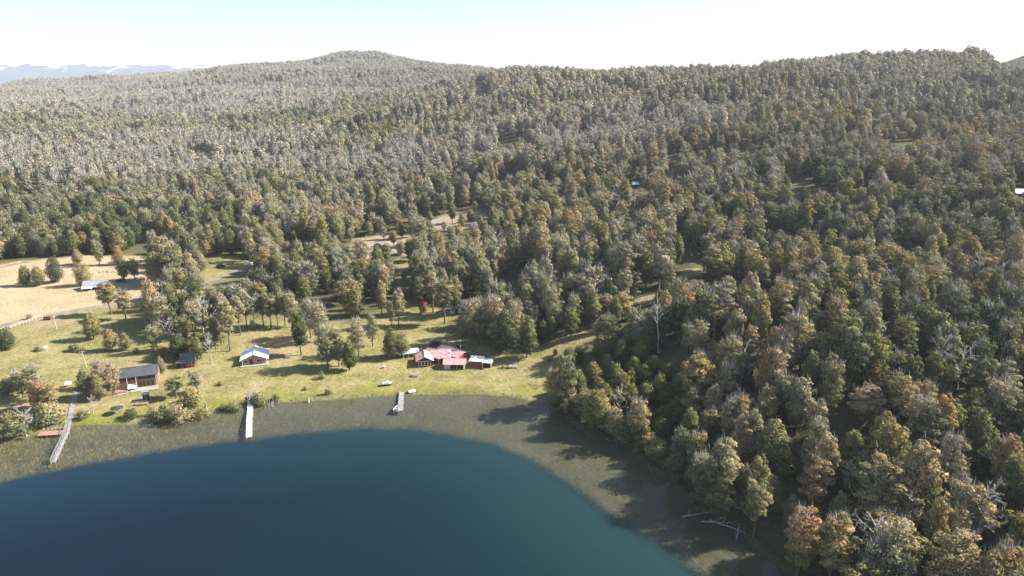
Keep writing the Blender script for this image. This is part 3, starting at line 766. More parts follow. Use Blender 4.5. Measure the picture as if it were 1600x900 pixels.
hgt = hgt * (1 + .08 * dark * sstep(560, 640, FY) * sstep(560, 660, ul))
hgt = np.where(SCARM, hgt * .72, hgt)
hgt = np.where(EDGE, np.where((FY < 172) & (RNG.random(n) < .3), RNG.uniform(8, 14, n), RNG.uniform(1.8, 6.0, n)), hgt)
grey = np.where(fieldedge, RNG.uniform(0, .25, n), grey)
grey = np.where(tint > .7, grey * .35, grey)
psil = np.clip(0.10 + .08 * farf + .48 * pale - .05 * dark + (fbm(FX / 70, FY / 70, 96, 2) - .5) * .5, 0.02, .75)
r0 = RNG.random(n); r1 = RNG.random(n)
near_n = ['round0', 'round1', 'round3', 'tall0', 'tall1', 'tall2', 'tall3', 'tall0', 'tall2', 'lofty0', 'lofty1', 'lofty2', 'mixed0', 'mixed1', 'mixed2', 'mixed3',
          'layered0', 'layered1', 'layered2', 'layered3', 'mixed2', 'mixed1', 'column0', 'column1', 'lofty1']
mid_n = ['round0', 'round1', 'round2', 'round3', 'round0', 'round1', 'round2', 'round3', 'tall0', 'tall1', 'tall2', 'tall3', 'lofty0', 'lofty1', 'lofty2', 'mixed0', 'mixed1', 'mixed2', 'mixed3', 'layered0', 'layered1', 'layered2', 'layered3', 'egg0', 'layered1']
sil_n = ['silver0', 'silver1', 'silver2', 'silver1', 'silver2', 'snag0', 'mixed3']
fl_n = ['far_round0', 'far_round1', 'far_round2', 'far_round3', 'far_tall0', 'far_tall1', 'far_tall2', 'far_tall3']
fs_n = ['far_silver0', 'far_silver1', 'far_silver2']
bu_n = ['bush0', 'bush1', 'bush2', 'drybush0', 'drybush1']
kind_name = np.empty(n, object)
for i in range(n):
    if EDGE[i]: kind_name[i] = ('bush0', 'bush1', 'bush2', 'drybush0')[int(r1[i] * 4)] if hgt[i] < 3 else ('round0', 'round1', 'round3', 'layered0', 'layered1', 'mixed1')[int(r1[i] * 6)]
    elif fieldedge[i]: kind_name[i] = ('round0', 'round1', 'round2', 'round3', 'egg0', 'tall0', 'mixed0')[int(r1[i] * 7)]
    elif DIST[i] < 620: kind_name[i] = sil_n[int(r1[i] * len(sil_n))] if r0[i] < psil[i] else (near_n if DIST[i] < 250 else mid_n)[int(r1[i] * 24.99)]
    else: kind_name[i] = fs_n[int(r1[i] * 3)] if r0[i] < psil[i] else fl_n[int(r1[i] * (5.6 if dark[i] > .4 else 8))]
hgt = np.where([k.startswith('silver') for k in kind_name], hgt * 1.05, hgt)
wid = np.clip(RNG.normal(1.0, .15, n), .7, 1.4) * np.where(DIST > 620, CELL / 7.2, 1.0) * np.where(hgt < 5, 1, np.sqrt(14 / hgt))
TURN = RNG.uniform(0, 6.283, n)
# keep the openings that can be seen from the lake clear of tall trees in front of them
VIEWS = [[(618, 402), (641, 400), (643, 452), (632, 462), (618, 456)], [(545, 380), (575, 368), (640, 370), (640, 392), (606, 402), (548, 400)],
         [(650, 346), (690, 338), (740, 324), (764, 333), (762, 348), (745, 358), (700, 360), (655, 356)], [(1056, 434), (1062, 424), (1092, 420), (1094, 430)], [(990, 472), (1002, 464), (1022, 460), (1022, 468)],
         [(624, 339), (638, 338), (638, 344), (624, 345)], [(985, 276), (1000, 276), (1000, 290), (985, 290)], [(1588, 290), (1602, 290), (1602, 306), (1588, 306)], [(700, 472), (735, 472), (735, 490), (700, 490)],
         [(330, 398), (372, 398), (392, 416), (372, 434), (345, 440), (325, 440)], [(0, 402), (80, 402), (130, 398), (215, 402), (215, 440), (0, 440)], [(1230, 690), (1248, 690), (1246, 760), (1228, 760)]]
cx_, cyt, cdep = project(FX, FY, FZ + hgt)
bx0, by0, _q = project(FX, FY, FZ)
ok_h = np.ones(n)
for V_ in VIEWS:
    arr = np.array(V_)
    cand = np.where((np.abs(FX) < 400) & (DIST < 900) & (cx_ > arr[:, 0].min() - 14) & (cx_ < arr[:, 0].max() + 14) & (cyt < arr[:, 1].max()) & (by0 > arr[:, 1].min()))[0]
    for f in np.linspace(1, .15, 18):
        px__ = bx0[cand] * (1 - f) + cx_[cand] * f; py__ = by0[cand] * (1 - f) + cyt[cand] * f
        wpx = .20 * hgt[cand] * FPX / cdep[cand]
        hit = poly_sd(px__, py__, V_) < wpx * .6
        ok_h[cand[hit]] = np.minimum(ok_h[cand[hit]], f - .06)
hgt = hgt * ok_h
gone = (ok_h < .999) & (hgt < 3.0)
hgt[gone] = 0.01
# the trees that show largest are things of their own
bx, by_, bdep = project(FX, FY, FZ); tx_, ty_, _d = project(FX, FY, FZ + hgt)
inview = (bx > -25) & (bx < 1625) & (ty_ < 905) & (by_ > 0) & (bdep > 20)
size_px = np.where(inview & ~SCARM & ~EDGE, hgt * FPX / np.maximum(bdep, 1), 0)
is_bare = np.array([k.startswith(('silver', 'snag')) for k in kind_name])
N_LEAFY, N_BARE = 230, 60
pick_l = np.argsort(-np.where(is_bare, 0, size_px))[:N_LEAFY]; pick_b = np.argsort(-np.where(is_bare, size_px, 0))[:N_BARE]
INDIV = np.concatenate([pick_l, pick_b])
rest = ~gone; rest[INDIV] = False
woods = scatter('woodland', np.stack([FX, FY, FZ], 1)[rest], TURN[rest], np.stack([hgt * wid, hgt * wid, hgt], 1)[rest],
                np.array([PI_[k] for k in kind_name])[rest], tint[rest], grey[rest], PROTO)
tag(woods, 'autumn beech woodland covering the slopes and hills', 'woodland', kind='stuff')
print('forest trees', n)

def place_tree(shape, loc, h, w=1.0, t=0.3, g=0.15, turn=0.0, name='leafy_tree', lean=0.0):
    tm, cm, _ = SHAPES[shape]
    e = bpy.data.objects.new(name, None); COL.objects.link(e)
    e.location = loc; e.rotation_euler = (0, lean, turn); e.scale = (h * w, h * w, h)
    e.empty_display_size = .3
    a_ = link('trunk', tm, e)
    c_ = link('crown', cm, e); c_['tint'] = float(t); c_['grey'] = float(g)
    return e

# ------------------------------------------------------------------ labels of the forest trees
def colour_word(t, g, bare):
    if bare: return 'silver grey bare' if g > .2 else 'pale bare-limbed'
    if g > .50: return 'grey lichened'
    if t < .16: return 'dark green'
    if t < .31: return 'green'
    if t < .43: return 'olive green'
    if t < .56: return 'tan olive'
    if t < .70: return 'rusty orange'
    return 'red leaved'
SHAPEW = {'round': 'round crowned', 'tall': 'tall oval', 'lofty': 'high crowned', 'mixed': 'twiggy topped', 'layered': 'layered', 'column': 'columnar', 'egg': 'egg shaped', 'silver': 'branching', 'snag': 'spiky'}
def place_word(x, y, px, py):
    s = float(poly_sd(np.array([x]), np.array([y]), LAKE)[0])
    if x > 0 and s < 9: return 'on the right-hand lake bank', s, 'from the head of the bay'
    if x > 0 and s < 32: return 'just behind the right-hand lake bank', s, 'from the water'
    if px > 1380 and py > 760: return 'in the lower right corner of the woods', math.hypot(x - 90, y - 100), 'from the corner'
    if px > 1100 and py > 640: return 'low in the woods right of the lake', s, 'from the water'
    if px > 1100: return 'on the slope above the woods right of the lake', s, 'from the water'
    if px > 830: return 'in the woods behind the head of the bay', s, 'from the water'
    if px > 600: return 'in the woods behind the red roofed house', s, 'from the water'
    if px > 330: return 'in the woods behind the white roofed cabin', s, 'from the water'
    return 'in the woods behind the straw field', s, 'from the water'
ORD = ['nearest', 'second', 'third', 'fourth', 'fifth', 'sixth', 'seventh', 'eighth', 'ninth', 'tenth', 'eleventh', 'twelfth', 'thirteenth', 'fourteenth', 'fifteenth', 'sixteenth']
def ordinal(k):
    return ORD[k] if k < len(ORD) else '%dth' % (k + 1)
rows = {}
for i in INDIV:
    b = bool(is_bare[i]); k = str(kind_name[i]).rstrip('0123456789')
    pw, s, frm = place_word(FX[i], FY[i], bx[i], by_[i])
    base = '%s %s tree %s' % (colour_word(tint[i], grey[i], b), SHAPEW[k], pw)
    rows.setdefault(base, []).append((s, i, frm))
for base, lst in rows.items():
    lst.sort()
    for k, (s, i, frm) in enumerate(lst):
        e = place_tree(kind_name[i], (FX[i], FY[i], FZ[i] - .05), hgt[i], wid[i], tint[i], grey[i], TURN[i], 'bare_tree' if is_bare[i] else 'leafy_tree')
        base_ = base
        words_ = base if len(lst) == 1 else base + ', ' + (ordinal(k) if k else 'nearest') + (' ' + frm if k else ' ' + frm.replace('from', 'to'))
        w_ = words_.split()
        tag(e, ' '.join(w_[:16]), 'bare tree' if is_bare[i] else 'tree', 'trees of the woods')

# ------------------------------------------------------------------ single trees of the meadow, placed where they stand
def meadow_tree(px, py, top, shape, t, g, label, w=1.0, lean=0.0, name=None, cat='tree', grp='trees of the meadow'):
    p = at(px, py)
    dep = p.y * CP - (p.z - CAM_H) * SP
    ty = (top - 450.0) / FPX
    hh = zz(p.y, top) - p.z                       # height that reaches the top seen in the photograph
    hh = max(0.8, hh)
    nm = name or ('bare_tree' if shape.startswith(('silver', 'snag')) else 'leafy_tree')
    e = place_tree(shape, p - Vector((0, 0, .05)), hh, w * (1.26 if hh < 9 else 1.10), t, g * .7, (px * 1.37 + py) % 6.28, nm, lean)
    tag(e, label, cat, grp)
    return e
MT = [
 (11, 546, 511, 'egg0', .10, .05, 'dark green egg shaped tree alone at the left edge of the meadow', 1.05),
 (42, 447, 413, 'round1', .22, .15, 'olive round tree, left one of three in the straw field', .95),
 (62, 447, 413, 'round2', .40, .15, 'brownish topped round tree, middle one of three in the straw field', .95),
 (88, 441, 399, 'egg1', .14, .05, 'dark green egg shaped tree, right one of three in the straw field', .85),
 (131, 446, 409, 'egg0', .56, .2, 'rust brown oval tree left of the grey field shed', 1.0),
 (122, 413, 388, 'round3', .48, .5, 'greyish brown tree with bare trunk at the top of the straw field', .9),
 (156, 415, 376, 'mixed0', .22, .35, 'grey green tree with clear trunk at the top of the straw field', .8),
 (186, 414, 383, 'round0', .62, .1, 'red topped dark tree at the top right of the straw field', .9),
 (195, 441, 402, 'tall0', .30, .15, 'olive oval tree right of the grey field shed', 1.15),
 (211, 437, 401, 'tall1', .42, .3, 'tan leaning tree with thin trunk right of the grey field shed', 1.1),
 (246, 446, 392, 'round1', .36, .3, 'tan olive tree, leftmost of the clump by the white pole', 1.0),
 (262, 438, 366, 'tall2', .40, .3, 'brown olive tall tree, back of the clump by the white pole', 1.3),
 (278, 446, 380, 'tall3', .28, .25, 'olive green tall tree, middle of the clump by the white pole', 1.2),
 (298, 443, 392, 'round3', .46, .4, 'grey brown round tree behind the white pole', .9),
 (314, 424, 391, 'round0', .50, .35, 'brown round tree, rightmost of the clump by the white pole', 1.0),
 (174, 491, 437, 'lofty0', .46, .2, 'brown high crowned tree with bare trunk on the field edge', 1.15),
 (197, 499, 452, 'lofty1', .52, .3, 'leaning tan tree beside the high crowned one on the field edge', 1.1),
 (147, 530, 487, 'round2', .44, .1, 'big orange olive round tree in the left meadow', 1.05),
 (175, 547, 513, 'round1', .54, .3, 'pinkish brown round tree in the left meadow', .95),
 (197, 547, 519, 'round3', .40, .3, 'small brown olive tree beside the pinkish brown one', .9),
 (242, 552, 508, 'mixed1', .34, .3, 'olive twiggy tree at the left foot of the grove', .8),
 (256, 520, 463, 'mixed2', .30, .45, 'grey olive twiggy tree at the left top of the grove', 1.0),
 (268, 546, 497, 'silver0', .3, .3, 'silver dead branched tree at the front of the left grove', 1.2),
 (272, 525, 478, 'round0', .14, .15, 'dark green tree inside the left grove', .9),
 (288, 545, 492, 'tall1', .33, .15, 'yellow green tree in the front of the left grove', 1.0),
 (303, 528, 470, 'mixed3', .44, .4, 'tan twiggy tree in the back of the left grove', .95),
 (318, 522, 462, 'silver1', .3, .4, 'silver bare tree at the back of the left grove', 1.0),
 (325, 545, 472, 'silver2', .3, .3, 'tall pale bare tree with slanting trunk in the left grove', .8),
 (338, 545, 492, 'tall2', .28, .2, 'green tree at the right front of the left grove', .85),
 (282, 560, 520, 'round2', .08, .05, 'dark green low tree behind the dark roofed cabin', 1.1),
 (308, 562, 525, 'round0', .22, .1, 'green low tree right of the dark roofed cabin', .9),
 (331, 568, 522, 'silver0', .5, .3, 'brownish bare tree near the dark roofed cabin', .8),
 (346, 540, 502, 'layered0', .34, .2, 'olive layered tree at the open edge of the left grove', .8),
 (360, 549, 468, 'lofty1', .44, .35, 'tall tan tree with bare trunk behind the white roofed cabin', .75),
 (376, 524, 462, 'lofty2', .40, .4, 'grey tan high tree, left of the open grove row', .8),
 (386, 512, 455, 'lofty0', .3, .3, 'olive high tree in the open grove, second of its row', .8),
 (399, 514, 458, 'silver2', .4, .4, 'pale bare tree in the open grove behind the cabin', .8),
 (412, 510, 458, 'lofty2', .22, .15, 'dark olive high tree in the middle of the open grove', .95),
 (424, 513, 456, 'lofty0', .34, .3, 'olive tan high tree in the open grove, centre of its row', .8),
 (434, 508, 462, 'lofty1', .38, .4, 'grey olive high tree right of the centre of the open grove', .8),
 (446, 510, 458, 'lofty2', .42, .4, 'tan high tree right in the open grove', .8),
 (457, 512, 455, 'mixed2', .46, .5, 'grey brown twiggy tree at the right of the open grove', .8),
 (471, 555, 480, 'tall0', .12, .1, 'dark green tall tree with red tinted top behind the cabin', .8),
 (487, 528, 466, 'mixed0', .44, .55, 'grey twiggy tree right of the dark tall tree', .85),
 (500, 535, 470, 'mixed1', .40, .55, 'grey tan twiggy tree behind the big meadow tree', .85),
 (512, 576, 508, 'mixed3', .26, .2, 'big olive meadow tree with a pale dead stem', .95),
 (530, 573, 512, 'tall3', .34, .3, 'brown olive tree between the big meadow tree and the cone', 1.0),
 (547, 579, 526, 'column0', .22, .03, 'green cone shaped tree with an orange top on the meadow', .95),
 (560, 556, 497, 'mixed0', .42, .45, 'tan twiggy tree behind the orange topped cone', .8),
 (583, 541, 490, 'mixed2', .40, .3, 'brown olive tree with dark trunk left of the two meadow trees', .75),
 (612, 559, 511, 'round1', .24, .08, 'green round tree with trunk left of the red roofed house', .95),
 (629, 557, 518, 'round0', .38, .08, 'yellow green round tree with trunk nearest the red roofed house', .85),
 (612, 508, 470, 'mixed1', .44, .3, 'orange tan tree with pale trunk left of the glade', .8),
 (623, 512, 450, 'lofty0', .46, .3, 'orange olive tall tree with pale trunk by the glade', .75),
 (657, 491, 432, 'lofty1', .26, .15, 'olive high tree with thin trunk behind the meadow', .7),
 (661, 491, 462, 'round3', .80, .02, 'small bright red tree behind the meadow', .6),
 (677, 488, 425, 'lofty2', .48, .4, 'tall tan tree with long pale trunk behind the meadow', .85),
 (695, 506, 432, 'lofty0', .32, .15, 'green olive tall tree left of the small white house', .85),
 (711, 493, 428, 'tall1', .36, .12, 'yellow olive tall tree over the small white house', .85),
 (722, 537, 490, 'tall2', .40, .15, 'orange olive tree behind the red roofed house', .95),
 (738, 535, 468, 'mixed1', .44, .4, 'pinkish tan twiggy tree behind the red roofed house', .8),
 (752, 542, 474, 'tall0', .20, .25, 'dark olive tall tree behind the red walled shed', .85),
 (772, 543, 460, 'mixed3', .48, .45, 'tan twiggy tall tree behind the red walled shed', .8),
 (792, 551, 480, 'round2', .16, .12, 'dark green wide tree right behind the red walled shed', .9),
 (806, 545, 470, 'mixed0', .46, .35, 'brown twiggy tree left of the columnar one', .75),
 (824, 559, 489, 'column1', .20, .10, 'dark columnar tree with short trunk on the right meadow', .92),
 (848, 536, 497, 'column0', .16, .05, 'dark green narrow tree, left of a pair at the meadow edge', .9),
 (863, 533, 496, 'column1', .18, .05, 'dark green narrow tree, right of a pair at the meadow edge', .9),
 (891, 532, 478, 'tall1', .26, .03, 'yellow green egg topped tree with clear trunk at the meadow edge', 1.05),
 (924, 513, 450, 'tall3', .30, .25, 'brown green tall tree in shade at the meadow edge', .9),
 (960, 514, 462, 'tall0', .28, .08, 'green tree with pale trunk in shade right of the meadow', .9),
 (888, 578, 542, 'egg0', .16, .03, 'dark green cone shaped tree at the right end of the meadow', .85),
 (904, 568, 539, 'egg1', .26, .05, 'green cone shaped tree behind the one at the meadow end', .85),
 (868, 556, 543, 'round3', .30, .1, 'little round tree alone on the right meadow', .9),
 (880, 616, 585, 'round1', .60, .15, 'orange brown round tree at the head of the right bank', 1.0),
 (1029, 553, 458, 'snag0', .3, .3, 'tall white dead tree standing in the shaded edge', .65),
 (58, 628, 570, 'mixed2', .32, .35, 'grey olive twiggy tree left of the boardwalk', .95),
 (36, 622, 578, 'mixed1', .30, .35, 'grey green twiggy tree far left above the bank', 1.1),
 (14, 618, 588, 'round3', .34, .2, 'olive low tree at the far left bank', 1.1),
 (64, 640, 592, 'round2', .66, .15, 'reddish pink round tree left of the boardwalk', 1.0),
 (84, 642, 594, 'layered1', .52, .2, 'orange olive tree nearest the boardwalk on its left', .8),
 (75, 662, 628, 'bush0', .36, .3, 'olive bush tree by the boardwalk deck', .8),
 (22, 686, 642, 'round0', .30, .2, 'olive round tree at the far left waterline', 1.1),
 (42, 682, 640, 'silver1', .3, .2, 'grey branching tree at the far left waterline', 1.3),
 (2, 690, 648, 'round1', .38, .1, 'yellow green tree cut by the left edge at the waterline', 1.0),
 (137, 622, 573, 'round2', .30, .25, 'olive tree right of the boardwalk', .9),
 (156, 624, 580, 'round3', .44, .2, 'orange olive tree left of the lodge', .85),
 (158, 606, 562, 'mixed2', .54, .4, 'brownish twiggy tree behind the lodge path', .9),
 (177, 618, 566, 'mixed0', .64, .4, 'reddish bare looking tree against the lodge corner', .95),
 (146, 648, 620, 'silver0', .3, .3, 'small silver dead tree right of the boardwalk', .9),
 (252, 584, 556, 'round1', .36, .35, 'pale olive tree right of the lodge', .8),
 (276, 622, 586, 'lofty0', .30, .2, 'olive tree on a thick forked dark trunk near the shore', 1.3),
 (310, 614, 584, 'lofty2', .44, .5, 'thin grey tan tree on the shore meadow', 1.1),
 (300, 602, 576, 'silver2', .3, .3, 'thin bare sapling on the shore meadow', .9),
]
for r_ in MT: meadow_tree(*r_)
SHR = [
 (252, 557, 543, 'bush1', .66, .1, 'small coral red bush behind the lodge', .8), (262, 656, 634, 'bush0', .38, .1, 'yellow olive bush right at the shore', .9),
 (283, 660, 636, 'drybush0', .56, .4, 'orange grey tangled bush at the waterline', .9), (300, 634, 612, 'bush2', .50, .1, 'orange olive bush under the thin tree', .9),
 (364, 642, 629, 'drybush1', .34, .3, 'grey green thin bush left of the long dock', 1), (404, 632, 616, 'bush0', .34, .1, 'olive bush right of the dock head', .8),
 (432, 626, 617, 'bush1', .30, .15, 'small dark bush right of the old pier stakes', .8), (513, 617, 604, 'drybush0', .40, .5, 'small grey brown bush at the centre shore', .6),
 (503, 592, 582, 'drybush1', .34, .4, 'little olive scrub below the big meadow tree', .7), (344, 602, 596, 'bush2', .34, .2, 'tiny olive scrub on the meadow left of the cabin', .7),
 (478, 610, 604, 'bush0', .45, .4, 'tiny brown scrub on the centre meadow', .7), (205, 654, 641, 'bush1', .10, .1, 'dark green round bush on the left shore', .9),
 (238, 650, 636, 'drybush1', .5, .3, 'orange brown bush on the left shore', .7), (130, 655, 643, 'bush2', .3, .2, 'green bush right of the boardwalk foot', .8),
 (858, 564, 557, 'drybush0', .45, .5, 'dry brown tuft on the right meadow', .8), (918, 546, 538, 'drybush1', .4, .5, 'grey scrub on the dry slope', .8),
 (936, 552, 540, 'bush1', .3, .3, 'olive scrub at the shaded edge of the slope', .8), (46, 499, 491, 'drybush0', .4, .4, 'rust brown bush beside the field track', .8),
 (786, 576, 570, 'drybush0', .4, .6, 'grey brush pile bush right of the red walled shed', .8), (118, 548, 538, 'bush2', .40, .2, 'low olive scrub near the upright pole', 1.2),
 (214, 552, 544, 'drybush1', .35, .4, 'low dry scrub behind the lodge', .9), (62, 548, 541, 'bush0', .42, .5, 'low pale scrub in the left meadow', 1.0),
 (318, 652, 640, 'bush1', .44, .1, 'yellow olive bush left of the bleached stump', 1.0), (350, 640, 632, 'bush0', .3, .2, 'dark scrub at the waterline left of the dock', 1.0)]
for r_ in SHR: meadow_tree(*r_[:2], r_[1] - (r_[1] - r_[2]) * 1.2, *r_[3:], name='shrub', cat='shrub', grp='shrubs of the meadow')
# the olive thicket at the head of the right bank
rg = random.Random(5)
TH = [(902, 622), (925, 600), (948, 585), (970, 575), (990, 590), (915, 640), (935, 625), (960, 610), (985, 612), (1005, 604), (1020, 590), (1000, 570), (945, 645), (965, 640),
      (985, 640), (1008, 632), (1030, 620), (955, 560), (980, 555), (1040, 640), (1045, 600), (1060, 625), (1075, 650), (1055, 655), (930, 666), (955, 678), (985, 690), (1010, 674), (1036, 668), (1060, 676), (1030, 694), (1006, 700), (880, 625), (970, 622), (1012, 555), (940, 560)]
TH.sort(key=lambda q: float(poly_sd(np.array([at(*q).x]), np.array([at(*q).y]), LAKE)[0]))
for k, (px, py) in enumerate(TH):
    nm_ = rg.choice(['round0', 'round1', 'round2', 'egg1', 'round3'])
    tt_ = rg.uniform(.2, .38)
    meadow_tree(px, py, py - rg.uniform(30, 46), nm_, tt_, .03, 'low %s %s tree in the bay head thicket, %s' % (colour_word(tt_, 0, False), SHAPEW[nm_[:-1]], 'nearest to the water' if k == 0 else ordinal(k) + ' from the water'), rg.uniform(.95, 1.25), grp='thicket at the head of the bay')
for px, py, top, w_, lab in ((968, 655, 606, .96, 'pale silver dead tree on the bank over the thicket'), (1013, 692, 658, .8, 'small white dead tree among the bank trees'), (1376, 700, 652, .8, 'white dead fork standing high in the dark gap'),
        (1205, 640, 572, .9, 'silver bare tree low on the slope right of the thicket'), (1350, 860, 785, .8, 'grey dead spiky tree in the lower right woods'), (1410, 850, 770, 1.1, 'broad silver dead tree in the lower right woods')):
    meadow_tree(px, py, top, 'silver1' if w_ > .95 else 'snag1', .3, .2, lab, w_)
for px, py, top, sh, t_, lab in ((707, 348, 316, 'tall1', .18, 'small lollipop tree standing alone on the bare clearing'), (682, 336, 311, 'round1', .5, 'round brown tree at the upper edge of the bare clearing'),
        (735, 346, 326, 'round3', .36, 'little olive tree right on the bare clearing'), (706, 388, 352, 'lofty0', .4, 'olive high tree below the bare clearing'), (586, 366, 338, 'tall0', .2, 'dark tree behind the parking clearing'),
        (628, 372, 345, 'column0', .25, 'narrow green tree right of the parking clearing')):
    meadow_tree(px, py, top, sh, t_, .12, lab)

rg2 = random.Random(12)
for px, py, top, sh, t_, g_, lab in ((565, 414, 374, 'mixed1', .4, .3, 'tan twiggy tree in front of the parking clearing at left'), (590, 416, 384, 'round1', .3, .1, 'olive round tree in front of the parking clearing'),
        (604, 412, 378, 'tall2', .36, .2, 'olive oval tree in front of the parking clearing at right'), (655, 384, 338, 'mixed3', .42, .5, 'pale twiggy tree in front of the bare clearing at left'),
        (672, 378, 344, 'lofty1', .4, .2, 'tan olive tree in front of the bare clearing'), (715, 384, 348, 'round2', .5, .3, 'pinkish tan tree in front of the bare clearing'), (742, 382, 350, 'mixed0', .5, .4, 'pinkish twiggy tree in front of the bare clearing at right'),
        (640, 408, 372, 'tall0', .22, .1, 'green oval tree between the two clearings'), (757, 376, 344, 'tall3', .4, .2, 'olive tan tree right of the bare clearing')):
    meadow_tree(px, py, top, sh, t_, g_, lab, 1.15)
for k, (px, py, lab) in enumerate(((560, 392, 'left end of the parking clearing'), (572, 402, 'front of the parking clearing'), (548, 378, 'upper left of the parking clearing'), (600, 374, 'back of the parking clearing'),
        (615, 384, 'right side of the parking clearing'), (627, 398, 'right front of the parking clearing'), (655, 362, 'lower left of the bare clearing'), (672, 350, 'middle left of the bare clearing'), (694, 362, 'front of the bare clearing'),
        (722, 358, 'front right of the bare clearing'), (750, 352, 'right side of the bare clearing'), (762, 338, 'far right of the bare clearing'), (742, 330, 'upper right of the bare clearing'), (664, 340, 'upper left of the bare clearing'), (632, 440, 'foot of the narrow glade'))):
    sh_ = rg2.choice(['round0', 'round2', 'tall1', 'mixed1', 'tall3', 'mixed2']); t_, g_ = rg2.uniform(.25, .55), rg2.uniform(.1, .5)
    meadow_tree(px, py, py - rg2.uniform(15, 27), sh_, t_, g_, 'small %s tree at %s' % (colour_word(t_, g_, False), lab))

# ------------------------------------------------------------------ grass tufts and reeds
def tuft_mesh(name, seed, nb, spread, mat, h0=.6):
    rng = np.random.default_rng(seed); g = Geo()
    p = np.concatenate([rng.normal(size=(nb, 2)) * spread, np.full((nb, 1), -.05)], 1)
    d = unit(np.concatenate([rng.normal(size=(nb, 2)) * .28, np.ones((nb, 1))], 1))
    g.slivers(p, d, h0 + (1 - h0) * rng.random(nb), .012 + .016 * rng.random(nb), 0, rng, rng.random(nb))
    return g.mesh(name, [mat])
def blade_mat(name, c0, c1):
    m, N, L = new_mat(name)
    out = N.new('ShaderNodeOutputMaterial'); df = N.new('ShaderNodeBsdfDiffuse'); r = N.new('ShaderNodeValToRGB'); oi = N.new('ShaderNodeObjectInfo'); a = N.new('ShaderNodeAttribute')
    a.attribute_name = 'leafvar'; mm = N.new('ShaderNodeMath'); mm.operation = 'MULTIPLY_ADD'; mm.inputs[1].default_value = .5
    mm2 = N.new('ShaderNodeMath'); mm2.operation = 'MULTIPLY'; mm2.inputs[1].default_value = .5
    L.new(oi.outputs['Random'], mm2.inputs[0]); L.new(a.outputs['Fac'], mm.inputs[0]); L.new(mm2.outputs[0], mm.inputs[2]); L.new(mm.outputs[0], r.inputs[0])
    r.color_ramp.elements[0].color = c0 + (1,); r.color_ramp.elements[1].color = c1 + (1,)
    L.new(r.outputs[0], df.inputs[0]); L.new(df.outputs[0], out.inputs[0])
    return m
MR = blade_mat('reed_blades', (0.20, 0.18, 0.085), (0.31, 0.27, 0.135)); MG = blade_mat('grass_blades', (0.20, 0.20, 0.05), (0.42, 0.34, 0.15))
RP = bpy.data.collections.new('reed_shapes'); GP = bpy.data.collections.new('tuft_shapes')
for k in range(3):
    RP.objects.link(bpy.data.objects.new('reed_shape_%d' % k, tuft_mesh('reed_shape_%d' % k, 400 + k, 12, .50, MR)))
    GP.objects.link(bpy.data.objects.new('tuft_shape_%d' % k, tuft_mesh('tuft_shape_%d' % k, 410 + k, 26, .35, MG, .4)))
rx = RNG.uniform(-260, 110, 90000); ry = RNG.uniform(85, 240, 90000)
ls, ds = poly_sd(rx, ry, LAKE), poly_sd(rx, ry, DEEP)
left_ = 1 - sstep(-95, -55, rx)
right_ = sstep(5, 28, rx)
dens = .05 + .60 * left_
dens = dens * (.35 + .65 * sstep(.30, .60, fbm(rx / 5, ry / 14, 61, 3))) + .55 * right_ * (1 - sstep(0, 9, np.abs(ds - 4))) + .25 * (1 - sstep(0, 5, np.abs(ds - 3))) + .35 * (1 - sstep(0, 6, np.abs(ls + 3))) * left_
k = (ls < .4) & (ds > -.6) & (RNG.random(len(rx)) < dens)
px_, py_ = rx[k], ry[k]; m_ = len(px_)
rh = RNG.uniform(.35, .95, m_) * (.75 + .5 * left_[k])
reeds = scatter('reeds', np.stack([px_, py_, np.full(m_, -.05)], 1), RNG.uniform(0, 6.28, m_), np.stack([np.ones(m_), np.ones(m_), rh], 1), RNG.integers(0, 3, m_), np.zeros(m_), np.zeros(m_), RP)
tag(reeds, 'thin tan reeds standing in the shallow lake margin', 'reeds', kind='stuff')
tx0 = RNG.uniform(-260, 80, 60000); ty0 = RNG.uniform(150, 420, 60000)
ms, ls = poly_sd(tx0, ty0, MEADOW), poly_sd(tx0, ty0, LAKE)
dn = .05 + .40 * sstep(.50, .68, fbm(tx0 / 13, ty0 / 13, 66, 3)) + .55 * (1 - sstep(.5, 4, ls))
k = (ms < 0) & (ls > .3) & (RNG.random(len(tx0)) < dn)
tx1, ty1 = tx0[k], ty0[k]; m_ = len(tx1)
th = RNG.uniform(.18, .6, m_)
tufts = scatter('grass_tufts', np.stack([tx1, ty1, HT(tx1, ty1)], 1), RNG.uniform(0, 6.28, m_), np.stack([np.ones(m_), np.ones(m_), th], 1), RNG.integers(0, 3, m_), np.zeros(m_), np.zeros(m_), GP)
tag(tufts, 'rough yellow grass tufts over the meadow', 'grass', kind='stuff')
print('reeds', len(px_), 'tufts', m_)

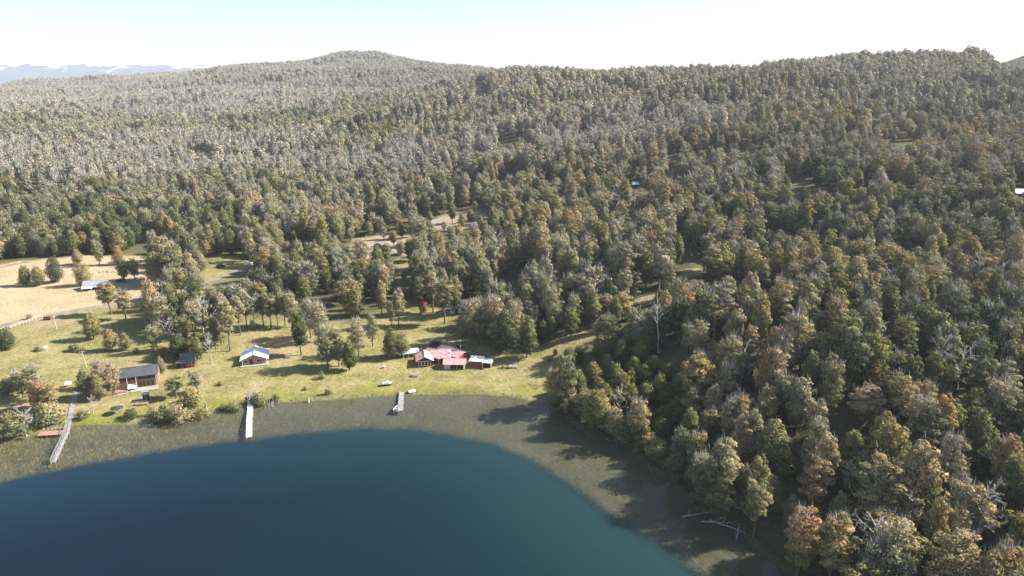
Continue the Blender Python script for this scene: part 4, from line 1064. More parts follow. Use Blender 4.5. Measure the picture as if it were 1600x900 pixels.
# ------------------------------------------------------------------ paths and tracks, draped on the ground
def strip(name, pts, width, mat, label, lift=.05, step=1.0):
    P0 = np.array([tuple(p) for p in pts]); seg = np.hypot(*np.diff(P0, axis=0).T); L_ = np.concatenate([[0], np.cumsum(seg)])
    s = np.linspace(0, L_[-1], max(3, int(L_[-1] / step)))
    x, y = np.interp(s, L_, P0[:, 0]), np.interp(s, L_, P0[:, 1])
    for _ in range(3):
        x[1:-1] = (x[:-2] + 2 * x[1:-1] + x[2:]) / 4; y[1:-1] = (y[:-2] + 2 * y[1:-1] + y[2:]) / 4
    dx, dy = np.gradient(x), np.gradient(y); l_ = np.hypot(dx, dy) + 1e-9
    nx, ny = -dy / l_, dx / l_
    wv = width * (.42 + .16 * vnoise(s / 3, s * 0, 9))
    k = np.linspace(-1, 1, 5)
    X = x[:, None] + nx[:, None] * wv[:, None] * k; Y = y[:, None] + ny[:, None] * wv[:, None] * k
    Z = HT(X.ravel(), Y.ravel()) + lift
    i = np.arange(X.size).reshape(X.shape); q = np.stack([i[:-1, :-1], i[:-1, 1:], i[1:, 1:], i[1:, :-1]], -1).reshape(-1, 4)
    o = link(name, mesh_tris(name, np.stack([X.ravel(), Y.ravel(), Z], 1), q, [mat], None, None, True))
    tag(o, label, kind='structure'); return o
strip('dirt_track', G([(-60, 525), (0, 510), (50, 498), (100, 489), (150, 480), (205, 470), (262, 459), (300, 448), (345, 434), (380, 420), (398, 410)]), 3.4, M['road'], 'pale dirt track along the lower edge of the straw field')
strip('dirt_track', G([(-40, 424), (0, 418), (40, 410), (80, 403), (120, 399)]), 2.6, M['road'], 'faint pale track along the top of the straw field')
strip('footpath', G([(183, 617), (196, 613), (208, 612), (220, 609)]), 1.9, M['concrete'], 'curved pale footpath in front of the lodge')
strip('footpath', G([(225, 606), (228, 612), (226, 620), (224, 625)]), 1.7, M['concrete'], 'short pale path from the lodge down to the dark hut')
strip('footpath', G([(394, 624), (393, 617), (392, 611)]), 1.8, M['road'], 'worn path above the long dock')
strip('footpath', G([(312, 590), (320, 583), (326, 578)]), .9, M['road'], 'pale worn path right of the dark roofed cabin')
strip('dirt_track', G([(640, 400), (600, 392), (560, 386), (545, 384)]), 3.0, M['road'], 'pale track through the parking clearing')

# ------------------------------------------------------------------ builder for made things
class MB:
    def __init__(s): s.bm = bmesh.new()
    def box(s, c, d, rz=0, rx=0, ry=0):
        m = Matrix.Translation(c) @ Matrix.Rotation(rz, 4, 'Z') @ Matrix.Rotation(ry, 4, 'Y') @ Matrix.Rotation(rx, 4, 'X') @ Matrix.Diagonal((d[0], d[1], d[2], 1))
        bmesh.ops.create_cube(s.bm, size=1.0, matrix=m); return s
    def poly(s, pts, thick=None):
        vs = [s.bm.verts.new(p) for p in pts]; f = s.bm.faces.new(vs)
        if thick is not None:
            r = bmesh.ops.extrude_face_region(s.bm, geom=[f]); v = [e for e in r['geom'] if isinstance(e, bmesh.types.BMVert)]
            bmesh.ops.translate(s.bm, verts=v, vec=thick)
        return s
    def cyl(s, a, b, r0, r1=None, seg=8):
        a, b = Vector(a), Vector(b); r1 = r0 if r1 is None else r1
        m = Matrix.Translation((a + b) / 2) @ (b - a).to_track_quat('Z', 'Y').to_matrix().to_4x4()
        bmesh.ops.create_cone(s.bm, cap_ends=True, segments=seg, radius1=r0, radius2=r1, depth=(b - a).length, matrix=m); return s
    def build(s, name, mat, parent=None, smooth=False):
        bmesh.ops.recalc_face_normals(s.bm, faces=s.bm.faces)
        me = bpy.data.meshes.new(name); s.bm.to_mesh(me); s.bm.free()
        me.materials.append(mat)
        if smooth: me.polygons.foreach_set('use_smooth', [True] * len(me.polygons))
        return link(name, me, parent)
def thing(name, loc, rz, label, cat, group=None):
    e = bpy.data.objects.new(name, None); COL.objects.link(e); e.location = loc; e.rotation_euler = (0, 0, rz); e.empty_display_size = .5
    return tag(e, label, cat, group)
def copy_tree(o, parent=None):
    c = o.copy(); COL.objects.link(c); c.parent = parent
    for ch in list(o.children): copy_tree(ch, c)
    return c

def opening(parent, name, x, y, z, w, h, face, glass, mats=('frame', 'glass'), o=(0, 0)):
    """window or door standing proud of a wall; face is the wall's outward direction"""
    t = .09
    nx, ny = face; f = MB()
    def bx(dx, dz, ww, hh, out, thick):
        c = (x + nx * out + (dx if ny else 0), y + ny * out + (dx if nx else 0), z + dz)
        d = (ww, thick, hh) if ny else (thick, ww, hh)
        return c, d
    fr = MB()
    for q in (-1, 1):
        fr.box(*bx(q * (w / 2 - .05), 0, .10, h, .05, t)); fr.box(*bx(0, q * (h / 2 - .05), w - .2, .10, .05, t))
    if w > 1.5: fr.box(*bx(0, 0, .07, h - .2, .045, t * .7))
    p = fr.build(name, M[mats[0]], parent)
    g_ = MB(); g_.box(*bx(0, 0, w - .16, h - .16, .012, .03)); g_.build(glass, M[mats[1]], p)
    return p

def gable(parent, cx, cy, w, d, wall_h, rise, roof_mat, wall_mat, axis='x', over=.45, z0=0.0, roof_t=.12, ridge_cap=True):
    """walls with two gable ends and a two-plane roof; the ridge runs along axis"""
    def tr(p):
        x, y, z = p
        return (cx + x, cy + y, z0 + z) if axis == 'x' else (cx - y, cy + x, z0 + z)
    L_, D = (w, d) if axis == 'x' else (d, w)
    hl, hd = L_ / 2, D / 2
    b = MB()
    for s in (-1, 1):
        b.poly([tr(p) for p in ((s * hl, -hd, -.6), (s * hl, hd, -.6), (s * hl, hd, wall_h), (s * hl, 0, wall_h + rise), (s * hl, -hd, wall_h))])
        b.poly([tr(p) for p in ((-hl, s * hd, -.6), (hl, s * hd, -.6), (hl, s * hd, wall_h), (-hl, s * hd, wall_h))])
    bmesh.ops.remove_doubles(b.bm, verts=b.bm.verts, dist=.001)
    wl = b.build('wall', M[wall_mat], parent)
    k = rise / hd; roofs = []
    for s in (-1, 1):
        r = MB(); e = hd + over
        r.poly([tr(p) for p in ((-hl - over, 0, wall_h + rise + .04), (hl + over, 0, wall_h + rise + .04), (hl + over, s * e, wall_h + rise + .04 - k * e), (-hl - over, s * e, wall_h + rise + .04 - k * e))], (0, 0, roof_t))
        roofs.append(r.build('roof', M[roof_mat], parent))
    if ridge_cap:
        c = MB(); a0, a1 = tr((-hl - over, 0, wall_h + rise + roof_t + .05)), tr((hl + over, 0, wall_h + rise + roof_t + .05))
        c.cyl(a0, a1, .11, .11, 6); c.build('ridge_cap', M[roof_mat], roofs[0])
    return wl, roofs

# ------------------------------------------------------------------ the white roofed cabin
p = at(398, 570)
t = thing('white_roof_cabin', p, rad(16), 'pinkish wood cabin with bright white gable roof on the meadow', 'cabin')
gable(t, 0, 3.4, 7.4, 6.8, 2.1, 1.6, 'white_roof', 'pink_wall', axis='y', over=.75)
MB().box((0, 2.9, -.05), (8.4, 8.6, .5)).build('porch_slab', M['concrete'], t)
opening(t, 'door', -1.0, 0, 1.0, .95, 1.95, (0, -1), 'door_panel', ('brown_wall', 'dark_open'))
opening(t, 'window', -2.5, 0, 1.3, 1.2, 1.0, (0, -1), 'pane'); opening(t, 'window', 1.5, 0, 1.3, 1.7, 1.0, (0, -1), 'pane')
opening(t, 'window', 3.7, 3.4, 1.3, 1.2, .9, (1, 0), 'pane')
b = MB(); b.cyl((-2.3, 5, 3.4), (-2.3, 5, 4.6), .12); b.cyl((-2.3, 5, 4.6), (-2.3, 5, 4.75), .2, .1); b.build('chimney_pipe', M['grey_roof'], t)
for x in (-3.6, 3.6):
    MB().box((x, -.55, 1.05), (.14, .14, 2.1)).build('porch_post', M['frame'], t)

# ------------------------------------------------------------------ the dark roofed lodge
p = at(214, 606)
t = thing('lakeside_lodge', p, rad(20), 'orange wood lodge with long charcoal metal roof above the shore', 'lodge')
gable(t, 0, 3.1, 11.6, 6.2, 3.9, 1.5, 'dark_roof', 'orange_wood', axis='x', over=.5)
MB().box((0, -.06, 3.1), (11.4, .10, 1.0)).build('upper_shade', M['dark_open'], t)  # dark strip painting the balcony's shadow on the upper wall
MB().box((2.7, -.06, .95), (4.6, .10, 1.8)).build('glazing', M['glass'], t)
MB().box((-3.4, -.06, .95), (3.8, .10, 1.7)).build('lower_panel', M['brown_wall'], t)
for x in (.5, 1.6, 2.7, 3.8, 4.95): MB().box((x, -.13, .95), (.10, .10, 1.8)).build('mullion', M['orange_wood'], t)
for x in (-4.0, -1.6, .2, 2.6, 5.0): opening(t, 'window', x, -.1, 3.0, 1.3, .8, (0, -1), 'pane', ('orange_wood', 'glass'))
for x in (-2.1, .3, 5.75): MB().box((x, -1.2, 1.8), (.16, .16, 4.0)).build('porch_post', M['frame'], t)
MB().box((-.9, -1.35, 1.15), (2.6, .12, 1.5), rx=rad(-35)).build('awning', M['grey_roof'], t)
MB().box((2.2, -1.6, -.05), (7.4, 3.0, .34)).build('deck', M['concrete'], t)
MB().box((-3.9, -1.4, .05), (3.4, 2.2, .5)).build('deck_step', M['deck_red'], t)
opening(t, 'window', 5.8, 3.1, 1.6, 2.0, 1.4, (1, 0), 'pane'); MB().box((5.86, 3.1, 4.4), (.08, 1.6, .8)).build('gable_vent', M['brown_wall'], t)

p = at(229, 626)
t = thing('shore_hut', p, rad(15), 'small dark timber hut at the foot of the lodge path', 'hut')
MB().box((0, 0, .95), (1.5, 1.5, 2.2)).build('wall', M['dark_open'], t)
MB().box((0, 0, 2.12), (1.9, 1.9, .12), rx=rad(6)).build('roof', M['dark_roof'], t)
MB().box((.1, -.77, .85), (.7, .05, 1.6)).build('door', M['brown_wall'], t)
p = at(222, 632)
t = thing('railed_platform', p, rad(12), 'low red brown railed platform below the dark hut', 'platform')
MB().box((0, 0, .25), (3.6, 1.8, .16)).build('deck', M['deck_red'], t)
for x in (-1.7, -.85, 0, .85, 1.7): MB().box((x, -.82, .75), (.09, .09, 1.0)).build('post', M['post'], t)
MB().box((0, -.82, 1.28), (3.6, .1, .08)).build('handrail', M['post'], t)
MB().box((0, -.82, .85), (3.55, .05, .06)).build('rail', M['post'], t)

# round dark canopy on a pole
p = at(184, 647)
t = thing('canopy_umbrella', p, 0, 'dark round canopy on a pale pole beside the left shore', 'umbrella')
b = MB(); b.cyl((0, 0, 1.7), (0, 0, 2.25), 1.7, .08, 12); b.build('canopy', M['canvas'], t)
MB().cyl((0, 0, -.1), (0, 0, 2.5), .06).build('pole', M['frame'], t)
MB().cyl((0, 0, -.1), (0, 0, .1), .4, .4, 10).build('base', M['stone'], t)

# ------------------------------------------------------------------ the small dark roofed cabin
p = at(294, 575)
t = thing('dark_roof_cabin', p, rad(14), 'small brick red cabin with blue black metal roof by the grove', 'cabin')
gable(t, 0, 1.8, 4.0, 3.6, 2.0, 2.3, 'blue_roof', 'brown_wall', axis='x', over=.35)
MB().box((0, -.02, .9), (3.9, .08, 1.7)).build('front_cladding', M['red_wall'], t)
opening(t, 'window', .8, -.06, 1.1, 1.0, .8, (0, -1), 'pane'); opening(t, 'door', -1.0, -.06, .9, .8, 1.7, (0, -1), 'door_panel', ('brown_wall', 'dark_open'))
MB().box((-2.75, 1.2, 2.05), (1.5, 2.6, .1), ry=rad(-8)).build('lean_to_roof', M['grey_roof'], t)
MB().box((-2.7, 1.2, .9), (1.2, 2.2, 1.9)).build('lean_to', M['dark_open'], t)

# ------------------------------------------------------------------ the red roofed house with its wings
p = at(688, 574)
t = thing('red_roof_house', p, 0, 'rambling house with faded red gable roofs and white edges', 'house')
h1 = bpy.data.objects
def wing(dx, dy, rz, w, d, wh, rise, axis, wall, roof='red_roof', over=.5):
    before = set(t.children)
    gable(t, 0, 0, w, d, wh, rise, roof, wall, axis, over)
    mm = Matrix.Translation((dx, dy, 0)) @ Matrix.Rotation(rz, 4, 'Z')
    for c in t.children:
        if c not in before:
            c.data.transform(mm)
            for g_ in c.children: g_.data.transform(mm)
wing(3.4, 7.2, rad(-38), 9.6, 5.6, 2.5, .85, 'x', 'red_wall')
wing(-1.8, 5.9, rad(-38), 7.4, 4.9, 2.3, .8, 'x', 'red_wall')
for c in t.children:
    for g_ in c.children:
        if g_.name.startswith('ridge_cap'): g_.data.materials[0] = M['white_roof']
wing(-5.4, 2.7, rad(10), 4.8, 5.2, 2.2, 1.3, 'y', 'red_wall')
MB().box((-4.96, .10, 2.45), (3.4, .1, .55), rz=rad(10)).build('gable_panel', M['dark_open'], t)
glare_planes = [c for c in t.children if c.name.startswith('roof') and sum(v.co.x for v in c.data.vertices) / len(c.data.vertices) > -5.2 and sum(v.co.y for v in c.data.vertices) / len(c.data.vertices) < 3.6]
for c in glare_planes: c.data.materials[0] = M['white_roof']  # sun glare on the right-hand plane, painted as white roofing
for k_ in range(4): opening(t, 'window', -6.55 + 1.0 * k_ , -.20 + .176 * k_, 1.2, .92, 1.6, (0, -1), 'pane', ('white_wall', 'glass'))
opening(t, 'door', .1, 2.2, 1.05, 1.0, 2.0, (0, -1), 'door_panel', ('white_wall', 'dark_open'))
for x, y in ((-.6, 1.9), (2.2, 2.6), (1.1, 2.2)): MB().box((x, y, 1.2), (.16, .16, 2.5)).build('porch_post', M['white_wall'], t)
MB().box((1.0, 3.0, 2.5), (4.6, 2.4, .12), rz=rad(8), rx=rad(9)).build('porch_roof', M['red_roof'], t)
MB().box((2.6, 4.6, 1.75), (.8, .8, 3.7)).build('chimney', M['white_wall'], t)
b = MB(); b.cyl((6.2, 6.0, 2.6), (6.2, 6.0, 4.8), .11); b.cyl((6.2, 6.0, 4.8), (6.2, 6.0, 5.0), .2, .1); b.build('stove_pipe', M['grey_roof'], t)
MB().box((-3.85, 2.6, 3.0), (.12, 5.9, .08), rz=rad(10)).build('skylight_strip', M['white_roof'], t)
MB().box((-.2, 2.9, .02), (5.5, 3.0, .25), rz=rad(6)).build('porch_floor', M['plank'], t)

p = at(643, 560)
t = thing('pale_lean_to', p, rad(20), 'long low white roofed shelter left of the red roofed house', 'shelter')
MB().box((0, 1.5, 1.9), (5.8, 2.4, .1), rx=rad(16)).build('roof', M['white_roof'], t)
MB().box((0, 2.5, .9), (5.4, .12, 2.4)).build('back_wall', M['white_wall'], t)
for x in (-2.6, -.9, .9, 2.6): MB().box((x, .4, .7), (.12, .12, 1.6)).build('post', M['frame'], t)

p = at(710, 578)
t = thing('red_roof_shed', p, rad(-2), 'open fronted low shed with faded red roof in front of the house', 'shed')
gable(t, 0, 2.0, 6.6, 4.0, 1.9, 1.0, 'red_roof', 'white_wall', axis='x', over=.4)
MB().box((.75, -.03, .85), (4.2, .1, 1.6)).build('open_front_shade', M['dark_open'], t)  # dark sheet painting the shade inside the open shed
MB().box((-2.3, -.04, .9), (1.9, .1, 1.75)).build('front_panel', M['grey_roof'], t)
for x in (-1.35, .8, 2.9): MB().box((x, -.14, .9), (.13, .12, 1.9)).build('post', M['frame'], t)
MB().box((.75, -.13, .25), (4.0, .08, .1)).build('rail', M['post'], t)

p = at(751, 575)
t = thing('red_wall_shed', p, rad(-8), 'red walled shed with white metal roof right of the house', 'shed')
MB().box((-1.5, 1.6, 1.05), (4.0, 3.2, 2.5)).build('wall', M['red_wall'], t)
MB().box((2.0, 1.9, .9), (3.0, 2.8, 2.2)).build('open_bay_shade', M['dark_open'], t)  # solid dark block painting the shade inside an open bay
MB().box((3.35, .42, .9), (.55, .12, 2.2)).build('corner_board', M['white_wall'], t)
MB().box((-1.5, 1.5, 2.45), (4.5, 3.9, .12), rx=rad(4)).build('roof', M['white_roof'], t)
MB().box((2.2, 1.2, 2.12), (3.2, 3.4, .12), rx=rad(4)).build('roof', M['white_roof'], t)
MB().box((.62, -.1, 1.0), (.16, .16, 2.0)).build('corner_post', M['white_wall'], t)
MB().box((-1.5, -.04, 1.0), (1.2, .1, 1.9)).build('door', M['brown_wall'], t)

# ------------------------------------------------------------------ other buildings
p = at(148, 453)
t = thing('field_shed', p, rad(14), 'low grey metal roofed shed standing in the straw field', 'shed')
gable(t, 0, 2.6, 8.4, 5.2, 1.6, 1.7, 'grey_roof', 'brown_wall', axis='x', over=.7)
MB().box((-.6, -.06, .7), (5.6, .1, 1.3)).build('open_front_shade', M['dark_open'], t)  # shaded inside of the shed, painted as a dark sheet
MB().box((-2.5, -1.0, 1.35), (4.2, 1.8, .08), rx=rad(14)).build('porch_roof', M['white_roof'], t)
for x in (-4.2, -.7): MB().box((x, -1.7, .55), (.14, .14, 1.5)).build('porch_post', M['frame'], t)
p = at(717, 490)
t = thing('small_white_house', p, rad(4), 'small white house half hidden under the trees', 'house')
gable(t, 0, 2.4, 6.6, 4.8, 2.4, 1.5, 'grey_roof', 'white_wall', axis='x', over=.4)
MB().box((-1.0, -.05, 1.0), (1.2, .1, 2.0)).build('door', M['dark_open'], t)
opening(t, 'window', -2.4, 0, 1.4, .9, 1.2, (0, -1), 'pane', ('white_wall', 'glass')); opening(t, 'window', 1.7, 0, 1.4, 1.5, 1.2, (0, -1), 'pane', ('white_wall', 'glass'))
p = at(632, 351)
t = thing('distant_cottage', p, rad(10), 'dull red brown roof between trees at the bare clearing', 'cottage')
gable(t, 0, 2.5, 8, 5, 1.9, 1.2, 'rust', 'pink_wall', axis='x', over=.5)
opening(t, 'window', -2, 0, 1.2, 1.5, 1.1, (0, -1), 'pane'); opening(t, 'window', 2, 0, 1.2, 1.5, 1.1, (0, -1), 'pane'); MB().box((0, -.05, 1), (1.1, .1, 2)).build('door', M['brown_wall'], t)
p = at(1598, 312)
t = thing('white_roof_cottage', p, rad(-20), 'white roofed building at the right edge among hillside trees', 'cottage')
gable(t, 0, 2.5, 6, 5, 3.2, 1.5, 'white_roof', 'white_wall', axis='x', over=.6)
opening(t, 'window', -1.5, 0, 1.9, 1.4, 1.2, (0, -1), 'pane'); opening(t, 'window', 1.5, 0, 1.9, 1.4, 1.2, (0, -1), 'pane')
p = at(993, 296)
t = thing('blue_roof_hut', p, rad(5), 'tiny blue roofed hut glimpsed in the dark woods', 'hut')
gable(t, 0, 1.8, 3.6, 3.2, 3.0, 1.2, 'blue_sheet', 'brown_wall', axis='x', over=.3)
MB().box((0, -.05, 1), (1, .1, 2)).build('door', M['dark_open'], t)
p = at(432, 386)
t = thing('woodland_cottage', p, rad(8), 'brown roofed cottage peeping from trees beyond the grove', 'cottage')
gable(t, 0, 2.5, 7, 5, 2.4, 1.3, 'brown_wall', 'brown_wall', axis='x', over=.5)
MB().box((0, -.05, 1.2), (3, .1, 1.6)).build('open_front_shade', M['dark_open'], t)  # dark sheet in place of a shaded interior

# ------------------------------------------------------------------ docks and walkways
def dock(name, pts, width, z, mat, label, posts=True, rails=False, post_mat='post', cat='dock'):
    P0 = [Vector((x, y, 0)) for x, y in pts]
    t = thing(name, (P0[0].x, P0[0].y, 0), 0, label, cat)
    dk = MB(); bm_ = MB(); ps = []; rl = MB()
    o = Vector((P0[0].x, P0[0].y, 0))
    for a, b in zip(P0[:-1], P0[1:]):
        d = (b - a); L_ = d.length; d.normalize(); nrm = Vector((-d.y, d.x, 0)); an = math.atan2(d.y, d.x)
        k = int(L_ / .26)
        for i in range(k):
            c = a + d * (i + .5) * L_ / k - o
            zz_ = max(z, gz(c.x + o.x, c.y + o.y) + .14)
            dk.box((c.x, c.y, zz_ + rg.uniform(-.012, .012)), (L_ / k * .90, width * rg.uniform(.97, 1.03), .06), rz=an + rg.uniform(-.012, .012))
        for s in (-1, 1):
            m_ = (a + b) / 2 - o + nrm * s * width * .36
            if gz(m_.x + o.x, m_.y + o.y) < z: bm_.box((m_.x, m_.y, z - .12), (L_, .14, .16), rz=an)
        kk_ = max(1, int(L_ / 2.6))
        for i in range(kk_ + 1):
            for s in (-1, 1):
                c = a + d * i * L_ / kk_ - o + nrm * s * width * .46
                zb = min(gz(c.x + o.x, c.y + o.y), -.2) - .3
                zt = z + (1.0 if rails else .5)
                if posts and not (a is not P0[0] and i == 0): ps.append(((c.x, c.y, max(zb, -4)), (c.x, c.y, zt)))
        if rails:
            for s in (-1, 1):
                m_ = (a + b) / 2 - o + nrm * s * width * .46
                rl.box((m_.x, m_.y, z + 1.02), (L_, .09, .08), rz=an); rl.box((m_.x, m_.y, z + .55), (L_, .06, .06), rz=an)
    dk.build('deck', M[mat], t); bm_.build('bearer', M['post'], t)
    for a, b in ps: MB().cyl(a, b, .085, .075, 7).build('post', M[post_mat], t)
    if rails: rl.build('railing', M['plank'], t)
    return t
dock('long_dock', [at_z(391, 625, .5), at_z(391, 640, .5), at_z(389.5, 655, .5), at_z(389, 683, .5)], 1.55, .5, 'pale_plank', 'long white plank dock reaching from the meadow into deep water')
dock('short_dock', [at_z(627.5, 612, .5), at_z(625.5, 642, .5)], 1.5, .5, 'plank', 'short grey dock with a small boat moored beside it')
dock('railed_jetty', [at_z(108, 660, .6), at_z(104.5, 676, .6), at_z(83, 723, .6)], 1.1, .6, 'plank', 'bent grey jetty with railings at the far left shore', rails=True, cat='jetty')
pts_ = [at_z(122, 601, 2.2), at_z(117, 614, 1.8), at_z(112, 634, 1.2), at_z(108, 659, .7)]
dock('boardwalk', pts_, 1.35, .62, 'plank', 'straight grey boardwalk running down to the railed jetty', posts=False, cat='boardwalk')
p = at_z(82, 676, .7)
t = thing('shore_deck', (p[0], p[1], 0), rad(8), 'reddish wooden deck with pale railing at the waterline', 'deck')
b = MB()
for i in range(22): b.box((-3.3 + i * .31, 0, .62), (.28, 2.4, .07))
b.build('deck', M['deck_red'], t)
MB().box((0, -1.15, .40), (6.7, .12, .32)).build('fascia', M['brown_wall'], t)
for i in range(7): MB().box((-2.6 + i * .98, 1.22, .9), (.10, .10, 1.2)).build('post', M['frame'], t)
MB().box((.3, 1.3, 1.48), (6.4, .09, .08)).build('handrail', M['frame'], t)
for x in (-3.0, 0, 3.0): MB().cyl((x, -1.0, -1.2), (x, -1.0, .5), .1).build('pile', M['post'], t)

p = at(391, 627)
t = thing('dock_gate', p, 0, 'blue grey gate with red brown side posts at the dock head', 'gate')
MB().box((.1, 0, .95), (1.9, .3, .12)).build('crossbar', M['grey_roof'], t)
for x in (-.85, 1.05): MB().box((x, 0, .5), (.14, .14, 1.5)).build('gate_post', M['rust'], t)
MB().box((-1.35, .4, .5), (.5, .12, 1.2)).build('side_panel', M['rust'], t)
t = thing('old_pier_stakes', at_z(421, 634, 0) + (0,), 0, 'cluster of thin white stakes left of an old pier', 'pier stakes')
for k_ in range(9):
    x = -1.3 + .33 * k_; y = 1.7 * math.sin(k_ * 2.3)
    MB().cyl((x, y, -.6), (x + rg.uniform(-.1, .1), y, rg.uniform(1.0, 1.9)), .07, .05, 6).build('stake', M['snag'], t)

# ------------------------------------------------------------------ boats
def boat(name, loc, rz, L_, B, H, label, hull, inner, over=False, mot=True):
    t = thing(name, loc, rz, label, 'boat')
    ns, secs = 9, []
    for i in range(ns):
        u = i / (ns - 1); x = (u - .5) * L_
        w = B / 2 * (1 - max(0, (u - .45) / .55) ** 2.1) * (.92 + .08 * min(1, u * 5)); keel = .02 + .55 * H * max(0, (u - .6) / .4) ** 2
        sh = H * (1 + .22 * max(0, u - .4))
        secs.append([(x, -w, sh), (x, -w * .86, H * .35 + keel * .5), (x, 0, keel), (x, w * .86, H * .35 + keel * .5), (x, w, sh)])
    b = MB(); vs = [[b.bm.verts.new(q) for q in s] for s in secs]
    for i in range(ns - 1):
        for j in range(4): b.bm.faces.new((vs[i][j], vs[i + 1][j], vs[i + 1][j + 1], vs[i][j + 1]))
    b.bm.faces.new(vs[0])
    r = bmesh.ops.solidify(b.bm, geom=b.bm.faces[:], thickness=.05)
    bmesh.ops.remove_doubles(b.bm, verts=b.bm.verts, dist=.002)
    h = b.build('hull', M[hull], t, False)
    for f in (-.22, .12): MB().box((f * L_, 0, H * .7), (.32, B * .86, .06)).build('bench', M[inner], t)
    g = MB()
    for s in (-1, 1):
        for i in range(ns - 1):
            q0, q1 = Vector(secs[i][0 if s < 0 else 4]), Vector(secs[i + 1][0 if s < 0 else 4]); g.cyl(q0, q1, .05, .05, 5)
    g.build('gunwale', M[inner], t)
    if mot and not over:
        m = MB(); m.box((-L_ / 2 - .18, 0, H + .2), (.35, .3, .45)); m.cyl((-L_ / 2 - .18, 0, H), (-L_ / 2 - .18, 0, -.2), .07); m.build('outboard_motor', M['car_dark'], t)
    if over:
        t.rotation_euler = (math.pi, 0, rz); t.location = Vector(loc) + Vector((0, 0, H * 1.12))
    return t
x, y = at_z(621, 639, 0)
boat('moored_boat', (x, y, -.12), rad(80), 3.4, 1.5, .65, 'small white boat moored at the short dock', 'white_paint', 'plank')
p = at(644, 612)
boat('upturned_boat', p, rad(25), 2.3, 1.25, .55, 'white boat turned over on the grass by the short dock', 'white_paint', 'frame', over=True)
p = at(605, 603)
t = thing('trailer_boat', p, rad(10), 'white boat with dark underside on a trailer on the grass', 'boat')
bb = boat('cuddy', (0, 0, 0), 0, 4.4, 1.9, .8, '', 'white_paint', 'white_paint')
for c in list(bb.children):
    c.parent = t; c.location = (0, 0, .55)
bpy.data.objects.remove(bb)
MB().box((.3, 0, 1.5), (1.5, 1.4, .5)).build('cabin_top', M['white_paint'], t)
MB().box((.3, -.72, 1.5), (1.0, .04, .26)).build('side_window', M['glass'], t)
MB().box((0, 0, .42), (3.8, 1.2, .18)).build('trailer_frame', M['navy'], t)
for s in (-1, 1): MB().cyl((-.6, s * .75 - .09, .3), (-.6, s * .75 + .09, .3), .3, .3, 14).build('wheel', M['tyre'], t)
t.scale = (.68, .68, .72)

# ------------------------------------------------------------------ cars
def car(name, loc, rz, paint, label, cat='car'):
    t = thing(name, loc, rz, label, cat, 'parked cars')
    b = MB()
    prof = [(-2.1, .42), (-2.12, .85), (-1.95, 1.02), (-1.55, 1.08), (-1.05, 1.58), (.55, 1.60), (1.1, 1.08), (1.95, .95), (2.12, .75), (2.1, .42)]
    b.poly([(x, -.84, z) for x, z in prof], (0, 1.68, 0))
    bmesh.ops.bevel(b.bm, geom=b.bm.edges[:], offset=.06, segments=2, affect='EDGES')
    bd = b.build('body', M[paint], t, False)
    for s in (-1, 1):
        MB().poly([(-1.2, s * .85, 1.12), (-.95, s * .85, 1.48), (.45, s * .85, 1.5), (.92, s * .85, 1.12)], (0, s * .012, 0)).build('side_window', M['glass'], t)
        for x in (-1.3, 1.3):
            w = MB().cyl((x, s * .78 - .1, .33), (x, s * .78 + .1, .33), .33, .33, 16).build('wheel', M['tyre'], t)
            MB().cyl((x, s * .80 - .1, .33), (x, s * .80 + .1, .33), .18, .18, 10).build('rim', M['car_silver'], w)
        MB().box((2.12, s * .58, .76), (.06, .34, .16)).build('headlight', M['white_paint'], t)
    MB().poly([(.62, -.68, 1.57), (.62, .68, 1.57), (1.12, .74, 1.13), (1.12, -.74, 1.13)], (.014, 0, .014)).build('windscreen', M['glass'], t)
    MB().poly([(-1.12, -.68, 1.55), (-1.12, .68, 1.55), (-1.57, .74, 1.13), (-1.57, -.74, 1.13)], (-.014, 0, .014)).build('rear_window', M['glass'], t)
    return t
for px, py, rz, pt, lab in ((681, 541, 10, 'car_blue', 'dark blue car parked in shade left behind the red house'), (717, 549, -15, 'car_dark', 'black car parked in shade behind the middle of the red house'),
        (190, 441, 5, 'car_blue', 'dark blue car parked right of the grey field shed'), (345, 418, 6, 'car_dark', 'dark car in the shade of the far left glade'),
        (388, 414, 20, 'car_silver', 'silver car on the track at the glade'), (590, 385, 8, 'car_silver', 'silver car in the parking clearing'), (606, 392, 12, 'car_dark', 'dark car in the parking clearing')):
    car('parked_car', at(px, py), rad(rz), pt, lab)

# ------------------------------------------------------------------ poles
def pole(px, py, top, label, lean=0, arm=True):
    p = at(px, py); h = zz(p.y, top) - p.z
    t = thing('utility_pole', p, 0.3, label, 'pole', 'white utility poles'); t.rotation_euler = (0, lean, .3)
    MB().cyl((0, 0, -.4), (0, 0, h), .17, .12, 8).build('mast', M['snag'], t)
    if arm:
        MB().box((0, 0, h - .5), (1.4, .1, .12)).build('crossarm', M['post'], t)
        for x in (-.6, 0, .6): MB().cyl((x, 0, h - .44), (x, 0, h - .2), .06, .05, 6).build('insulator', M['white_paint'], t)
for a in ((88.5, 514, 491, 'white pole by the field fence at left', -.05), (135, 574, 548, 'white pole standing behind the boardwalk', -.08), (289, 453, 434, 'white pole in front of the tree clump', 0),
          (574, 399, 367, 'white pole in the parking clearing', 0), (385, 446, 434, 'short white pole among trees past the track', 0), (622, 394, 374, 'white pole at the end of the parking clearing', 0)):
    pole(*a)

